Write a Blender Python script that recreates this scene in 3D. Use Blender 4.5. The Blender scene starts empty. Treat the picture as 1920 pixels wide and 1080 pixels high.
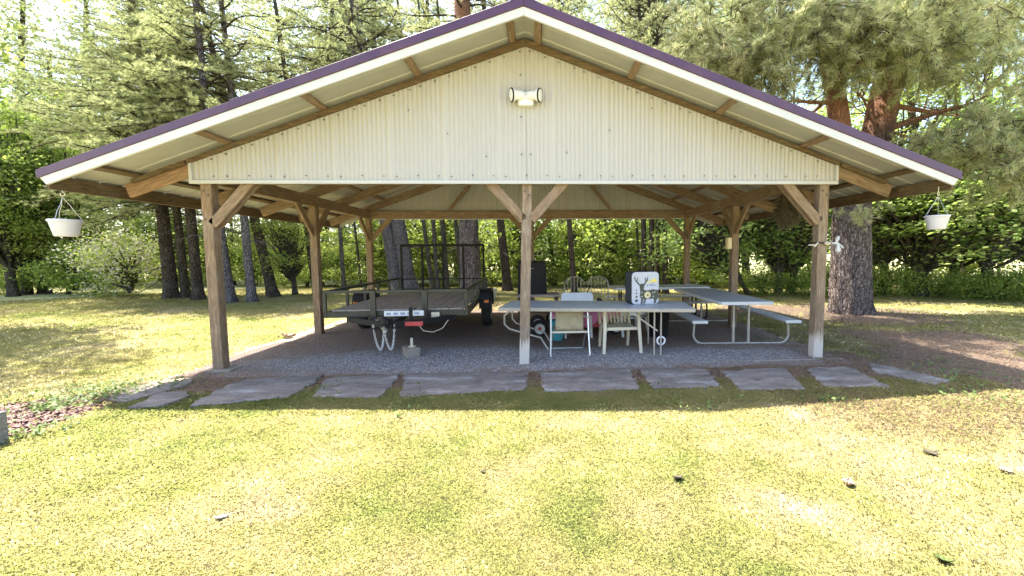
import bpy, math, random
import numpy as np
from mathutils import Matrix, Vector, noise as mnoise

rng = np.random.default_rng(7)
random.seed(7)
S = bpy.context.scene
COL = S.collection

# ------------------------------------------------------------------ camera
F, PPX, PPY = 781.4, 1045.9, 536.0
CAM = np.array([0.1036, -5.8824, 1.57])
pt, rl, yw = math.radians(4.211), math.radians(0.457), math.radians(3.034)
fwd = np.array([math.sin(yw)*math.cos(pt), math.cos(yw)*math.cos(pt), -math.sin(pt)])
rgt = np.array([math.cos(yw), -math.sin(yw), 0.0])
dwn = np.cross(fwd, rgt)
cR = math.cos(rl)*rgt + math.sin(rl)*dwn
cD = -math.sin(rl)*rgt + math.cos(rl)*dwn
cam = bpy.data.cameras.new('camera')
camo = bpy.data.objects.new('camera', cam)
COL.objects.link(camo)
M = Matrix.Identity(4)
for i in range(3):
    M[i][0], M[i][1], M[i][2], M[i][3] = cR[i], -cD[i], -fwd[i], CAM[i]
camo.matrix_world = M
cam.sensor_width = 36
cam.lens = F/1920*36
cam.shift_x = (960-PPX)/1920
cam.shift_y = (PPY-540)/1920
cam.clip_start = 0.05
cam.clip_end = 1500
S.camera = camo

def ray(u, v):
    return (u-PPX)/F*cR + (v-PPY)/F*cD + fwd
def at(u, v, z=0.0):                       # photo pixel -> point at height z
    d = ray(u, v); t = (z-CAM[2])/d[2]
    return CAM + d*t
def on(u, v, Y):                           # photo pixel -> point on the plane y = Y
    d = ray(u, v); t = (Y-CAM[1])/d[1]
    return CAM + d*t

# ------------------------------------------------------------------ light
S.view_settings.view_transform = 'Standard'
S.view_settings.look = 'None'
S.view_settings.gamma = 1.0
S.view_settings.exposure = 2.3
SUNV = Vector((-0.42, 0.25, 1.0)).normalized()
sl = bpy.data.lights.new('sun', 'SUN')
sl.energy = 3.3
sl.angle = math.radians(0.53)
sl.color = (1.0, 0.95, 0.86)
so = bpy.data.objects.new('sun', sl)
so.rotation_euler = SUNV.to_track_quat('Z', 'Y').to_euler()
so.location = (-20, 10, 40)
COL.objects.link(so)
W = bpy.data.worlds.new('World')
S.world = W
W.use_nodes = True
wn = W.node_tree
sky = wn.nodes.new('ShaderNodeTexSky')
sky.sky_type = 'NISHITA'
sky.sun_disc = False
sky.sun_elevation = math.asin(SUNV.z)
sky.sun_rotation = math.atan2(SUNV.x, SUNV.y)
sky.air_density = 1.0
sky.dust_density = 2.5
wn.links.new(sky.outputs[0], wn.nodes['Background'].inputs[0])
wn.nodes['Background'].inputs[1].default_value = 0.15
try:
    S.cycles.max_bounces = 8
    S.cycles.transparent_max_bounces = 4
    S.cycles.use_denoising = True
    S.cycles.caustics_reflective = False
    S.cycles.caustics_refractive = False
except Exception:
    pass

# ------------------------------------------------------------------ materials
class NT:
    def __init__(s, name):
        s.m = bpy.data.materials.new(name); s.m.use_nodes = True
        s.t = s.m.node_tree
        s.b = s.t.nodes['Principled BSDF']; s.out = s.t.nodes['Material Output']
    def n(s, typ, **kw):
        x = s.t.nodes.new('ShaderNode'+typ)
        for k, v in kw.items():
            setattr(x, k, v)
        return x
    def l(s, a, b): s.t.links.new(a, b)
    def coord(s, which='Object', scale=(1, 1, 1), rand=False):
        c = s.n('TexCoord'); mp = s.n('Mapping')
        mp.inputs['Scale'].default_value = scale
        if rand:
            oi = s.n('ObjectInfo'); vm = s.n('VectorMath', operation='SCALE')
            cmb = s.n('CombineXYZ')
            for k in range(3): s.l(oi.outputs['Random'], cmb.inputs[k])
            s.l(cmb.outputs[0], vm.inputs[0]); vm.inputs['Scale'].default_value = 37.0
            s.l(vm.outputs[0], mp.inputs['Location'])
        s.l(c.outputs[which], mp.inputs['Vector'])
        return mp.outputs[0]
    def pos(s, scale=(1, 1, 1)):
        g = s.n('NewGeometry'); mp = s.n('Mapping'); mp.inputs['Scale'].default_value = scale
        s.l(g.outputs['Position'], mp.inputs['Vector']); return mp.outputs[0]
    def noise(s, vec, scale, detail=4, rough=0.55, dist=0.0):
        x = s.n('TexNoise'); s.l(vec, x.inputs['Vector'])
        x.inputs['Scale'].default_value = scale; x.inputs['Detail'].default_value = detail
        x.inputs['Roughness'].default_value = rough; x.inputs['Distortion'].default_value = dist
        return x.outputs[0]
    def vor(s, vec, scale, out='Distance', feature='F1'):
        x = s.n('TexVoronoi', feature=feature); s.l(vec, x.inputs['Vector'])
        x.inputs['Scale'].default_value = scale
        return x.outputs[out]
    def ramp(s, fac, stops, interp='LINEAR'):
        r = s.n('ValToRGB'); e = r.color_ramp.elements; r.color_ramp.interpolation = interp
        while len(e) < len(stops): e.new(0.5)
        for q, (p, c) in zip(e, stops):
            q.position = p; q.color = (c[0], c[1], c[2], 1) if not isinstance(c, (int, float)) else (c, c, c, 1)
        s.l(fac, r.inputs[0]); return r.outputs[0]
    def mix(s, fac, a, b, blend='MIX'):
        x = s.n('Mix', data_type='RGBA', blend_type=blend)
        for i, v in ((0, fac), (6, a), (7, b)):
            if hasattr(v, 'links') or hasattr(v, 'is_linked'): s.l(v, x.inputs[i])
            elif i == 0: x.inputs[0].default_value = v
            else: x.inputs[i].default_value = (v[0], v[1], v[2], 1)
        return x.outputs[2]
    def math(s, op, a, b=0.0, clamp=False):
        x = s.n('Math', operation=op); x.use_clamp = clamp
        for i, v in ((0, a), (1, b)):
            if hasattr(v, 'is_linked'): s.l(v, x.inputs[i])
            else: x.inputs[i].default_value = v
        return x.outputs[0]
    def attr(s, name):
        x = s.n('Attribute'); x.attribute_name = name; return x.outputs['Fac']
    def bump(s, h, strength=0.3, dist=0.02):
        x = s.n('Bump'); s.l(h, x.inputs['Height']); x.inputs['Strength'].default_value = strength
        x.inputs['Distance'].default_value = dist; s.l(x.outputs[0], s.b.inputs['Normal'])
    def set(s, col=None, rough=0.6, metal=0.0, spec=0.5):
        if col is not None:
            if hasattr(col, 'is_linked'): s.l(col, s.b.inputs['Base Color'])
            else: s.b.inputs['Base Color'].default_value = (*col, 1)
        if hasattr(rough, 'is_linked'): s.l(rough, s.b.inputs['Roughness'])
        else: s.b.inputs['Roughness'].default_value = rough
        s.b.inputs['Metallic'].default_value = metal
        s.b.inputs['Specular IOR Level'].default_value = spec
        return s.m

def wood(name, stops, knots=0.5, base_pale=0.0, grey=(0.30, 0.26, 0.22), greyness=0.3):
    s = NT(name)
    v = s.coord('Object', (0.9, 9, 9), True)
    g = s.noise(v, 4.0, 6, 0.6, 1.2)
    c = s.ramp(g, [(0.30, stops[0]), (0.52, stops[1]), (0.70, stops[2])])
    v2 = s.coord('Object', (1.0, 1.0, 1.0), True)
    big = s.noise(v2, 2.2, 4, 0.6)
    c = s.mix(s.ramp(big, [(0.45, 0.0), (0.72, greyness)]), c, grey)
    fine = s.noise(s.coord('Object', (3, 60, 60), True), 3.0, 3, 0.6)
    c = s.mix(s.ramp(fine, [(0.35, 0.45), (0.6, 0.0)]), c, tuple(q*0.45 for q in stops[0]))
    k = s.vor(s.coord('Object', (1.7, 6, 6), True), 1.15)
    c = s.mix(s.ramp(k, [(0.07, knots), (0.14, 0.0)]), c, (0.05, 0.028, 0.015))
    if base_pale > 0:
        sep = s.n('SeparateXYZ'); tc = s.n('TexCoord'); s.l(tc.outputs['Object'], sep.inputs[0])
        nz = s.noise(s.coord('Object', (2.0, 30, 30), True), 2.0, 4, 0.6)
        e = s.math('ADD', sep.outputs[0], s.math('MULTIPLY', s.math('SUBTRACT', nz, 0.5), -0.5))
        c = s.mix(s.ramp(e, [(base_pale-0.03, 0.85), (base_pale+0.06, 0.0)]), c, (0.55, 0.50, 0.44))
    s.bump(g, 0.25, 0.004)
    return s.set(c, 0.75, 0, 0.25)

def plain(name, col, rough=0.5, metal=0.0, var=0.12, scale=9.0, spec=0.5, dirt=0.25, dirtcol=(0.12, 0.10, 0.08)):
    s = NT(name)
    v = s.coord('Object', (1, 1, 1), True)
    n = s.noise(v, scale, 5, 0.6)
    c = s.mix(s.ramp(n, [(0.3, 0.0), (0.75, 1.0)]), tuple(q*(1-var) for q in col), tuple(min(1, q*(1+var)) for q in col))
    n2 = s.noise(v, scale*0.5, 6, 0.7, 0.4)
    c = s.mix(s.ramp(n2, [(0.52, 0.0), (0.75, dirt)]), c, dirtcol)
    r = s.ramp(n, [(0.2, max(0, rough-0.1)), (0.8, min(1, rough+0.1))])
    return s.set(c, r, metal, spec)

def leafmat(name, stops, transl=0.4, rough=0.55, transcol=1.3, soft=0.45, gain=1.0, tc3=None):
    stops = [(p, tuple(min(0.85, q*gain) for q in c)) for p, c in stops]
    s = NT(name)
    r = s.attr('rnd'); oi = s.n('ObjectInfo')
    f = s.math('ADD', s.math('MULTIPLY', r, 0.75), s.math('MULTIPLY', oi.outputs['Random'], 0.25))
    c = s.ramp(f, stops)
    s.set(c, rough, 0, 0.3)
    g = s.n('NewGeometry'); vm = s.n('VectorMath', operation='MULTIPLY_ADD'); s.l(g.outputs['Normal'], vm.inputs[0]); vm.inputs[1].default_value = (1-soft,)*3; vm.inputs[2].default_value = (0, 0, soft)
    vn = s.n('VectorMath', operation='NORMALIZE'); s.l(vm.outputs[0], vn.inputs[0]); s.l(vn.outputs[0], s.b.inputs['Normal'])
    tr = s.n('BsdfTranslucent')
    tc = s.mix(1.0, c, tc3 or (transcol, transcol*1.0, transcol*0.72), 'MULTIPLY')
    s.l(tc, tr.inputs['Color'])
    mx = s.n('MixShader'); mx.inputs[0].default_value = transl
    s.l(s.b.outputs[0], mx.inputs[1]); s.l(tr.outputs[0], mx.inputs[2])
    s.l(mx.outputs[0], s.out.inputs['Surface'])
    return s.m

def bark(name, a, b, c, sc=1.0, red=None, lichen=0.4):
    s = NT(name)
    wob = s.noise(s.coord('Object', (3, 3, 3), True), 2.0, 3, 0.6)
    base = s.coord('Object', (13*sc, 13*sc, 4.2*sc), True)
    vm = s.n('VectorMath', operation='ADD'); cb = s.n('CombineXYZ')
    for k in range(3): s.l(s.math('MULTIPLY', wob, 3.0), cb.inputs[k])
    s.l(base, vm.inputs[0]); s.l(cb.outputs[0], vm.inputs[1])
    vo = s.vor(vm.outputs[0], 1.5, 'Distance', 'DISTANCE_TO_EDGE')
    n = s.noise(s.coord('Object', (16*sc, 16*sc, 5*sc), True), 1.8, 6, 0.7, 0.8)
    big = s.noise(s.coord('Object', (2.2, 2.2, 0.9), True), 1.6, 4, 0.65)
    col = s.ramp(s.math('ADD', s.math('MULTIPLY', n, 0.75), s.math('MULTIPLY', big, 0.35)), [(0.38, a), (0.55, b), (0.75, c)])
    col = s.mix(s.ramp(vo, [(0.02, 0.85), (0.16, 0.0)]), col, tuple(q*0.35 for q in a))
    lich = s.noise(s.coord('Object', (2, 2, 1), True), 2.5, 4, 0.7)
    col = s.mix(s.ramp(lich, [(0.55, 0.0), (0.75, lichen)]), col, (0.19, 0.19, 0.14))
    if red:
        sep = s.n('SeparateXYZ'); tc = s.n('TexCoord'); s.l(tc.outputs['Object'], sep.inputs[0])
        e = s.math('ADD', sep.outputs[2], s.math('MULTIPLY', n, 2.0))
        col = s.mix(s.ramp(s.math('DIVIDE', e, 12.0), [(0.36, 0.0), (0.50, 0.75)]), col, red)
    s.bump(s.math('ADD', s.ramp(vo, [(0.0, 0.0), (0.25, 1.0)]), s.math('MULTIPLY', n, 0.5)), 1.0, 0.03)
    return s.set(col, 0.9, 0, 0.1)

MAT = {}
MAT['timber'] = wood('treated_timber', [(0.14, 0.092, 0.056), (0.26, 0.175, 0.11), (0.37, 0.265, 0.175)])
MAT['timber_worn'] = wood('worn_timber', [(0.14, 0.095, 0.064), (0.255, 0.183, 0.122), (0.36, 0.275, 0.195)], 0.5, 0.38, (0.36, 0.31, 0.27), 0.5)
MAT['timber_orange'] = wood('orange_timber', [(0.19, 0.105, 0.06), (0.31, 0.19, 0.11), (0.40, 0.26, 0.165)], 0.8, 0, (0.35, 0.25, 0.18), 0.2)
MAT['timber_dark'] = wood('dark_timber', [(0.07, 0.045, 0.025), (0.13, 0.085, 0.045), (0.22, 0.15, 0.08)], 0.7, 0, (0.16, 0.14, 0.09), 0.5)
MAT['deck'] = wood('deck_plank', [(0.30, 0.23, 0.185), (0.46, 0.37, 0.30), (0.56, 0.47, 0.39)], 0.6, 0, (0.30, 0.27, 0.24), 0.6)

def m_siding():
    s = NT('cream_siding')
    n = s.noise(s.pos((0.6, 1, 0.25)), 3.0, 5, 0.6)
    c = s.mix(n, (0.36, 0.342, 0.325), (0.425, 0.405, 0.388))
    st = s.noise(s.pos((9, 1, 0.35)), 3.0, 4, 0.6)
    c = s.mix(s.ramp(st, [(0.55, 0.0), (0.85, 0.35)]), c, (0.38, 0.34, 0.25))
    return s.set(c, 0.38, 0, 0.5)
MAT['siding'] = m_siding()
MAT['trim'] = plain('white_trim', (0.44, 0.435, 0.44), 0.4, 0, 0.05, 3, 0.5, 0.2, (0.4, 0.36, 0.28))
MAT['soffit'] = plain('bare_metal_sheet', (0.345, 0.34, 0.325), 0.45, 0, 0.1, 2.0, 0.5, 0.35, (0.33, 0.29, 0.2))
MAT['purple'] = plain('purple_metal', (0.05, 0.014, 0.042), 0.33, 0, 0.15, 3.0, 0.6, 0.2, (0.15, 0.09, 0.1))
MAT['screw'] = plain('dark_screw', (0.13, 0.12, 0.11), 0.4, 0.6)
MAT['white'] = plain('white_plastic', (0.68, 0.68, 0.69), 0.4, 0, 0.05, 6, 0.5, 0.25, (0.45, 0.42, 0.36))
MAT['ivory'] = plain('ivory_plastic', (0.60, 0.53, 0.40), 0.42, 0, 0.06, 6, 0.5, 0.3, (0.36, 0.3, 0.2))
MAT['tabletop'] = plain('grey_table_top', (0.42, 0.42, 0.455), 0.4, 0, 0.1, 5, 0.5, 0.3, (0.22, 0.2, 0.18))
MAT['tableedge'] = plain('pale_table_edge', (0.58, 0.58, 0.58), 0.5, 0, 0.06, 5)
MAT['tanedge'] = plain('tan_table_edge', (0.40, 0.35, 0.28), 0.5)
MAT['tube'] = plain('grey_steel_tube', (0.40, 0.37, 0.32), 0.42, 0.25, 0.12, 12, 0.5, 0.4, (0.2, 0.14, 0.08))
MAT['alu'] = plain('aluminium_tube', (0.66, 0.65, 0.63), 0.33, 0.8, 0.1, 12)
MAT['black'] = plain('black_paint', (0.013, 0.012, 0.012), 0.6, 0, 0.3, 8, 0.25, 0.3, (0.03, 0.026, 0.022))
MAT['trailer'] = plain('olive_black_paint', (0.03, 0.029, 0.021), 0.42, 0, 0.3, 8, 0.5, 0.45, (0.10, 0.085, 0.06))
MAT['rubber'] = plain('tyre_rubber', (0.022, 0.021, 0.02), 0.8, 0, 0.25, 10, 0.3, 0.4, (0.09, 0.075, 0.06))
MAT['galv'] = plain('galvanised_steel', (0.55, 0.55, 0.55), 0.4, 0.7, 0.2, 20)
MAT['tan'] = plain('tan_sling_fabric', (0.36, 0.30, 0.19), 0.85, 0, 0.2, 14, 0.2, 0.4, (0.2, 0.16, 0.1))
MAT['pink'] = plain('pink_plastic', (0.62, 0.17, 0.33), 0.4, 0, 0.1, 6)
MAT['red'] = plain('red_plastic', (0.42, 0.04, 0.045), 0.4, 0, 0.15, 8)
MAT['teal'] = plain('teal_plastic', (0.06, 0.33, 0.38), 0.45)
MAT['amber'] = plain('amber_lens', (0.75, 0.20, 0.05), 0.25)
MAT['charcoal'] = plain('charcoal_foam', (0.045, 0.047, 0.055), 0.8, 0, 0.2, 14, 0.3)
MAT['foam'] = plain('white_foam_face', (0.52, 0.52, 0.56), 0.7, 0, 0.05, 10, 0.3)
MAT['olive'] = plain('olive_print', (0.085, 0.085, 0.06), 0.7, 0, 0.3, 25, 0.3)
MAT['yellow'] = plain('yellow_print', (0.75, 0.62, 0.16), 0.7, 0, 0.1, 10, 0.3)
MAT['bluegrey'] = plain('blue_grey_print', (0.30, 0.33, 0.42), 0.7, 0, 0.2, 10, 0.3)
MAT['concrete'] = plain('concrete_block', (0.25, 0.215, 0.175), 0.9, 0, 0.2, 14, 0.2, 0.4)
MAT['planter'] = plain('grey_white_planter', (0.50, 0.48, 0.51), 0.45, 0, 0.06, 6, 0.4, 0.3, (0.34, 0.31, 0.28))
MAT['rope'] = plain('pale_rope', (0.60, 0.55, 0.44), 0.9)
MAT['cloth'] = plain('white_cloth', (0.55, 0.55, 0.57), 0.9)
MAT['cream'] = plain('cream_box', (0.72, 0.60, 0.36), 0.5)
MAT['greypost'] = wood('grey_weathered_post', [(0.13, 0.12, 0.12), (0.22, 0.21, 0.21), (0.33, 0.31, 0.30)])
MAT['bark'] = bark('brown_pine_bark', (0.05, 0.038, 0.028), (0.13, 0.10, 0.075), (0.23, 0.185, 0.145), 1.2)
MAT['bark_big'] = bark('plated_pine_bark', (0.075, 0.058, 0.052), (0.215, 0.17, 0.152), (0.35, 0.29, 0.265), 0.62, (0.30, 0.145, 0.08), 0.2)
MAT['bark_pale'] = bark('grey_pine_bark', (0.08, 0.07, 0.07), (0.22, 0.195, 0.195), (0.33, 0.30, 0.305), 1.1)
MAT['bark_thin'] = bark('smooth_dark_bark', (0.06, 0.052, 0.042), (0.15, 0.13, 0.105), (0.25, 0.22, 0.185), 1.3)
MAT['needle'] = leafmat('pine_needles', [(0.0, (0.20, 0.215, 0.10)), (0.35, (0.36, 0.37, 0.17)), (0.7, (0.52, 0.50, 0.27)), (0.93, (0.63, 0.57, 0.37)), (1.0, (0.46, 0.35, 0.23))], 0.62, soft=0.2, tc3=(1.02, 1.12, 0.98))
MAT['needle_dark'] = leafmat('spruce_needles', [(0.0, (0.13, 0.16, 0.07)), (0.5, (0.27, 0.30, 0.135)), (1.0, (0.44, 0.44, 0.23))], 0.62, soft=0.2, tc3=(1.02, 1.12, 0.98))
MAT['needle_big'] = leafmat('warm_pine_needles', [(0.0, (0.17, 0.205, 0.085)), (0.35, (0.33, 0.37, 0.16)), (0.7, (0.51, 0.51, 0.265)), (0.93, (0.66, 0.60, 0.40)), (1.0, (0.50, 0.38, 0.26))], 0.62, soft=0.2, tc3=(1.0, 1.04, 0.98))
MAT['leaf'] = leafmat('bright_leaves', [(0.0, (0.12, 0.18, 0.045)), (0.4, (0.26, 0.34, 0.085)), (0.75, (0.42, 0.48, 0.14)), (1.0, (0.58, 0.58, 0.26))], 0.6, soft=0.2)
MAT['leaf_dark'] = leafmat('deep_green_leaves', [(0.0, (0.09, 0.145, 0.05)), (0.45, (0.20, 0.29, 0.09)), (0.8, (0.34, 0.42, 0.15)), (1.0, (0.50, 0.53, 0.27))], 0.62, soft=0.2)
MAT['woods'] = leafmat('far_leaves', [(0.0, (0.11, 0.15, 0.07)), (0.45, (0.21, 0.26, 0.115)), (0.8, (0.33, 0.36, 0.19)), (1.0, (0.42, 0.42, 0.27))], 0.5, soft=0.2)
MAT['flower'] = leafmat('pale_blossom', [(0.0, (0.45, 0.42, 0.33)), (1.0, (0.68, 0.64, 0.52))], 0.3)
MAT['litter'] = leafmat('dry_needles', [(0.0, (0.10, 0.062, 0.038)), (0.5, (0.23, 0.15, 0.09)), (1.0, (0.42, 0.29, 0.17))], 0.15)
MAT['weed'] = leafmat('low_weeds', [(0.0, (0.06, 0.10, 0.03)), (0.5, (0.13, 0.19, 0.05)), (1.0, (0.24, 0.28, 0.10))], 0.3)
MAT['nest'] = leafmat('dry_moss', [(0.0, (0.09, 0.08, 0.045)), (0.5, (0.20, 0.17, 0.10)), (1.0, (0.32, 0.27, 0.17))], 0.2)
MAT['deadleaf'] = plain('dead_leaf', (0.10, 0.085, 0.05), 0.8, 0, 0.3, 40)
MAT['paleleaf'] = plain('pale_dead_leaf', (0.58, 0.58, 0.54), 0.8, 0, 0.2, 40)
MAT['tanleaf'] = plain('tan_dead_leaf', (0.42, 0.28, 0.19), 0.8, 0, 0.3, 40)
MAT['greenleaf'] = plain('fallen_green_leaf', (0.10, 0.13, 0.03), 0.6, 0, 0.3, 40)

# ------------------------------------------------------------------ mesh helpers
class MB:
    def __init__(s): s.v = []; s.f = []; s.mi = []
    def add(s, vs, fs, mi=0):
        o = len(s.v); s.v.extend([tuple(map(float, p)) for p in vs])
        s.f.extend([tuple(i+o for i in f) for f in fs]); s.mi.extend([mi]*len(fs)); return s
    def box(s, c, d, mi=0, R=None):
        x, y, z = [q/2 for q in d]
        vs = [Vector((a*x, b*y, e*z)) for a in (-1, 1) for b in (-1, 1) for e in (-1, 1)]
        if R is not None: vs = [R @ p for p in vs]
        vs = [p+Vector(c) for p in vs]
        return s.add(vs, [(0, 1, 3, 2), (4, 6, 7, 5), (0, 4, 5, 1), (2, 3, 7, 6), (0, 2, 6, 4), (1, 5, 7, 3)], mi)
    def bar(s, p0, p1, w, h, mi=0, up=(0, 0, 1)):
        p0, p1 = Vector(p0), Vector(p1); x = (p1-p0); L = x.length; x.normalize()
        u = Vector(up)
        if abs(x.dot(u)) > 0.98: u = Vector((0, 1, 0))
        y = u.cross(x).normalized(); z = x.cross(y)
        return s.box((p0+p1)/2, (L, w, h), mi, Matrix((x, y, z)).transposed())
    def prism(s, poly, y0, y1, mi=0):      # polygon in xz, extruded along y
        n = len(poly)
        vs = [(a, y0, b) for a, b in poly]+[(a, y1, b) for a, b in poly]
        fs = [tuple(range(n)), tuple(range(2*n-1, n-1, -1))]+[(i, i+n, (i+1) % n+n, (i+1) % n) for i in range(n)]
        return s.add(vs, fs, mi)
    def tube(s, pts, r, seg=8, mi=0, closed=False):
        P = [Vector(p) for p in pts]; n = len(P)
        rs = r if isinstance(r, (list, tuple)) else [r]*n
        vs = []; prev = None
        for i in range(n):
            if closed: t = P[(i+1) % n]-P[i-1]
            else: t = P[min(i+1, n-1)]-P[max(i-1, 0)]
            t.normalize()
            if prev is None:
                a = Vector((0, 0, 1)) if abs(t.z) < 0.9 else Vector((1, 0, 0))
                x = t.cross(a).normalized()
            else:
                x = (prev-t*prev.dot(t)).normalized()
            y = t.cross(x); prev = x
            for k in range(seg):
                an = 2*math.pi*k/seg
                vs.append(P[i]+(x*math.cos(an)+y*math.sin(an))*rs[i])
        fs = []
        for i in range(n if closed else n-1):
            j = (i+1) % n
            for k in range(seg):
                fs.append((i*seg+k, i*seg+(k+1) % seg, j*seg+(k+1) % seg, j*seg+k))
        if not closed:
            fs.append(tuple(range(seg-1, -1, -1))); fs.append(tuple((n-1)*seg+k for k in range(seg)))
        return s.add(vs, fs, mi)
    def lathe(s, prof, c, seg=24, mi=0, axis='z'):
        vs = []; n = len(prof)
        for r, h in prof:
            for k in range(seg):
                a = 2*math.pi*k/seg; p = (r*math.cos(a), r*math.sin(a), h)
                if axis == 'x': p = (p[2], p[0], p[1])
                if axis == 'y': p = (p[0], p[2], p[1])
                vs.append(Vector(p)+Vector(c))
        fs = [(i*seg+k, i*seg+(k+1) % seg, (i+1)*seg+(k+1) % seg, (i+1)*seg+k) for i in range(n-1) for k in range(seg)]
        return s.add(vs, fs, mi)
    def build(s, name, mat, parent=None, bevel=0.0, smooth=False, seg=1):
        me = bpy.data.meshes.new(name)
        me.from_pydata(s.v, [], s.f)
        for m in (mat if isinstance(mat, (list, tuple)) else [mat]): me.materials.append(MAT[m])
        if len(set(s.mi)) > 1: me.polygons.foreach_set('material_index', s.mi)
        bm_fix(me)
        if smooth: me.polygons.foreach_set('use_smooth', [True]*len(me.polygons))
        o = bpy.data.objects.new(name, me); COL.objects.link(o)
        if parent is not None: o.parent = parent
        if bevel > 0:
            b = o.modifiers.new('bevel', 'BEVEL'); b.width = bevel; b.segments = seg; b.limit_method = 'ANGLE'
        if smooth:
            try:
                me.set_sharp_from_angle(angle=math.radians(40))
            except Exception: pass
        return o
import bmesh
def bm_fix(me):
    bm = bmesh.new(); bm.from_mesh(me); bmesh.ops.recalc_face_normals(bm, faces=bm.faces); bm.to_mesh(me); bm.free()

def raw_mesh(name, V, loops, totals, mats, mi=None, rnd=None, smooth=False):
    me = bpy.data.meshes.new(name)
    V = np.asarray(V, np.float32); loops = np.asarray(loops, np.int32); totals = np.asarray(totals, np.int32)
    me.vertices.add(len(V)); me.vertices.foreach_set('co', V.ravel())
    me.loops.add(len(loops)); me.loops.foreach_set('vertex_index', loops)
    me.polygons.add(len(totals))
    st = np.zeros(len(totals), np.int32); st[1:] = np.cumsum(totals)[:-1]
    me.polygons.foreach_set('loop_start', st); me.polygons.foreach_set('loop_total', totals)
    for m in mats: me.materials.append(MAT[m])
    if mi is not None: me.polygons.foreach_set('material_index', np.asarray(mi, np.int32))
    if smooth: me.polygons.foreach_set('use_smooth', np.ones(len(totals), bool))
    if rnd is not None:
        a = me.attributes.new('rnd', 'FLOAT', 'POINT'); a.data.foreach_set('value', np.asarray(rnd, np.float32))
    me.update(calc_edges=True)
    return me

def obj(name, me, parent=None, loc=(0, 0, 0)):
    o = bpy.data.objects.new(name, me); COL.objects.link(o); o.location = loc
    if parent is not None: o.parent = parent
    return o
def tag(o, label, cat, group=None):
    o['label'] = label; o['category'] = cat
    if group: o['group'] = group
    return o
def thing(name, label, cat, loc=(0, 0, 0), rz=0.0, group=None):
    o = bpy.data.objects.new(name, None); COL.objects.link(o)
    o.location = tuple(map(float, loc)); o.rotation_euler = (0, 0, rz); o.empty_display_size = 0.2
    return tag(o, label, cat, group)
def structure(o, kind='structure'):
    o['kind'] = kind; return o
def copy_tree(o, parent=None):
    c = o.copy(); COL.objects.link(c)
    if parent is not None: c.parent = parent
    for ch in list(o.children): copy_tree(ch, c)
    return c

def timber(name, p0, p1, w, h, parent, mat='timber', up=(0, 0, 1), bevel=0.006):
    """board from p0 to p1 with its length along local x so that the grain follows it"""
    p0, p1 = Vector(p0), Vector(p1); x = p1-p0; L = x.length; x.normalize()
    u = Vector(up)
    if abs(x.dot(u)) > 0.98: u = Vector((0, 1, 0))
    y = u.cross(x).normalized(); z = x.cross(y)
    b = MB(); b.box((L/2, 0, 0), (L, w, h))
    o = b.build(name, mat, parent, bevel)
    m = Matrix((x, y, z)).transposed().to_4x4(); m.translation = p0
    o.matrix_local = m
    return o

# ------------------------------------------------------------------ pavilion
T = 0.14
WP, D1, D2 = 4.284, 2.655, 5.395           # post rows
GH, HB, HG = 4.42, 2.566, 2.586            # gable half width, beam underside, gable underside
RO, ED, YB = 0.78, 5.47, 6.35              # front overhang, eave half width, back edge
ZR, SL = 4.535, 0.36                       # ridge height, slope
rz = lambda x: ZR-SL*abs(x)
pav = thing('pavilion', 'open timber pavilion with cream corrugated gable and purple edged metal roof', 'pavilion')

posts = [(-WP, 0, 'timber', 0), (0, 0, 'timber_worn', -0.075), (WP, 0, 'timber_worn', 0), (-WP, D1, 'timber', 0), (WP, D1, 'timber', 0),
         (-WP, D2, 'timber', 0), (0, D2, 'timber_worn', 0), (WP, D2, 'timber', 0)]
for x, y, m, dx in posts:
    o = timber('post', (x+dx, y+T/2, -0.05), (x, y+T/2, HB+(0.0 if y else 0.0)), T, T, pav, m, (0, 1, 0), 0.008)
    if m == 'timber_worn' and y == 0:
        o['label'] = 'weathered post with a pale worn base'
BH = 0.2
timber('beam', (-WP-T/2, T/2, HB+BH/2), (WP+T/2, T/2, HB+BH/2), T, BH, pav)
timber('beam', (-WP-T/2, D2+T/2, HB+BH/2), (WP+T/2, D2+T/2, HB+BH/2), T, BH, pav)
for sx in (-1, 1):
    timber('beam', (sx*WP, T+0.002, HB+BH/2), (sx*WP, D2-0.002, HB+BH/2), T, BH, pav)
# knee braces
def brace(px, py, dx, dy, off=0.0, L=0.55, w=0.05, h=0.13):
    ax = (dy*off, dx*off) if dx else (off, 0)
    s0 = 0.05
    p0 = (px+dx*s0+(0 if dx else off), py+dy*s0+(off if dx else 0), HB-L)
    p1 = (px+dx*(L+s0), py+dy*(L+s0)+(off if dx else 0), HB+0.05)
    if not dx: p1 = (px+off, p1[1], p1[2])
    timber('brace', p0, p1, w, h, pav)
cy = T/2
brace(-WP, cy, 1, 0, -0.045); brace(-WP, cy, 1, 0, 0.05); brace(-WP, cy, 0, 1)
brace(WP, cy, -1, 0, -0.045); brace(WP, cy, -1, 0, 0.05); brace(WP, cy, 0, 1)
for s_ in (-1, 1):
    brace(0, cy, s_, 0, -0.045, 0.5); brace(0, cy, s_, 0, 0.05, 0.5)
    brace(0, D2+cy, s_, 0, 0, 0.5)
    brace(s_*WP, D2+cy, -s_, 0); brace(s_*WP, D2+cy, 0, -1)
    brace(s_*WP, D1+cy, 0, 1); brace(s_*WP, D1+cy, 0, -1)
for x_, y_ in ((-WP, -0.002), (WP, -0.002), (0, -0.002)):
    for dz in (-0.10, -0.16, 0.09):
        m = MB(); m.lathe([(0.001, -0.012), (0.012, -0.01), (0.016, 0.0)], (x_+(0.03 if dz < -0.12 else -0.03), y_, HB+dz-0.0 if dz < 0 else HB-0.48), 10, 0, 'y'); m.build('bolt', 'screw', pav)
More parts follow.
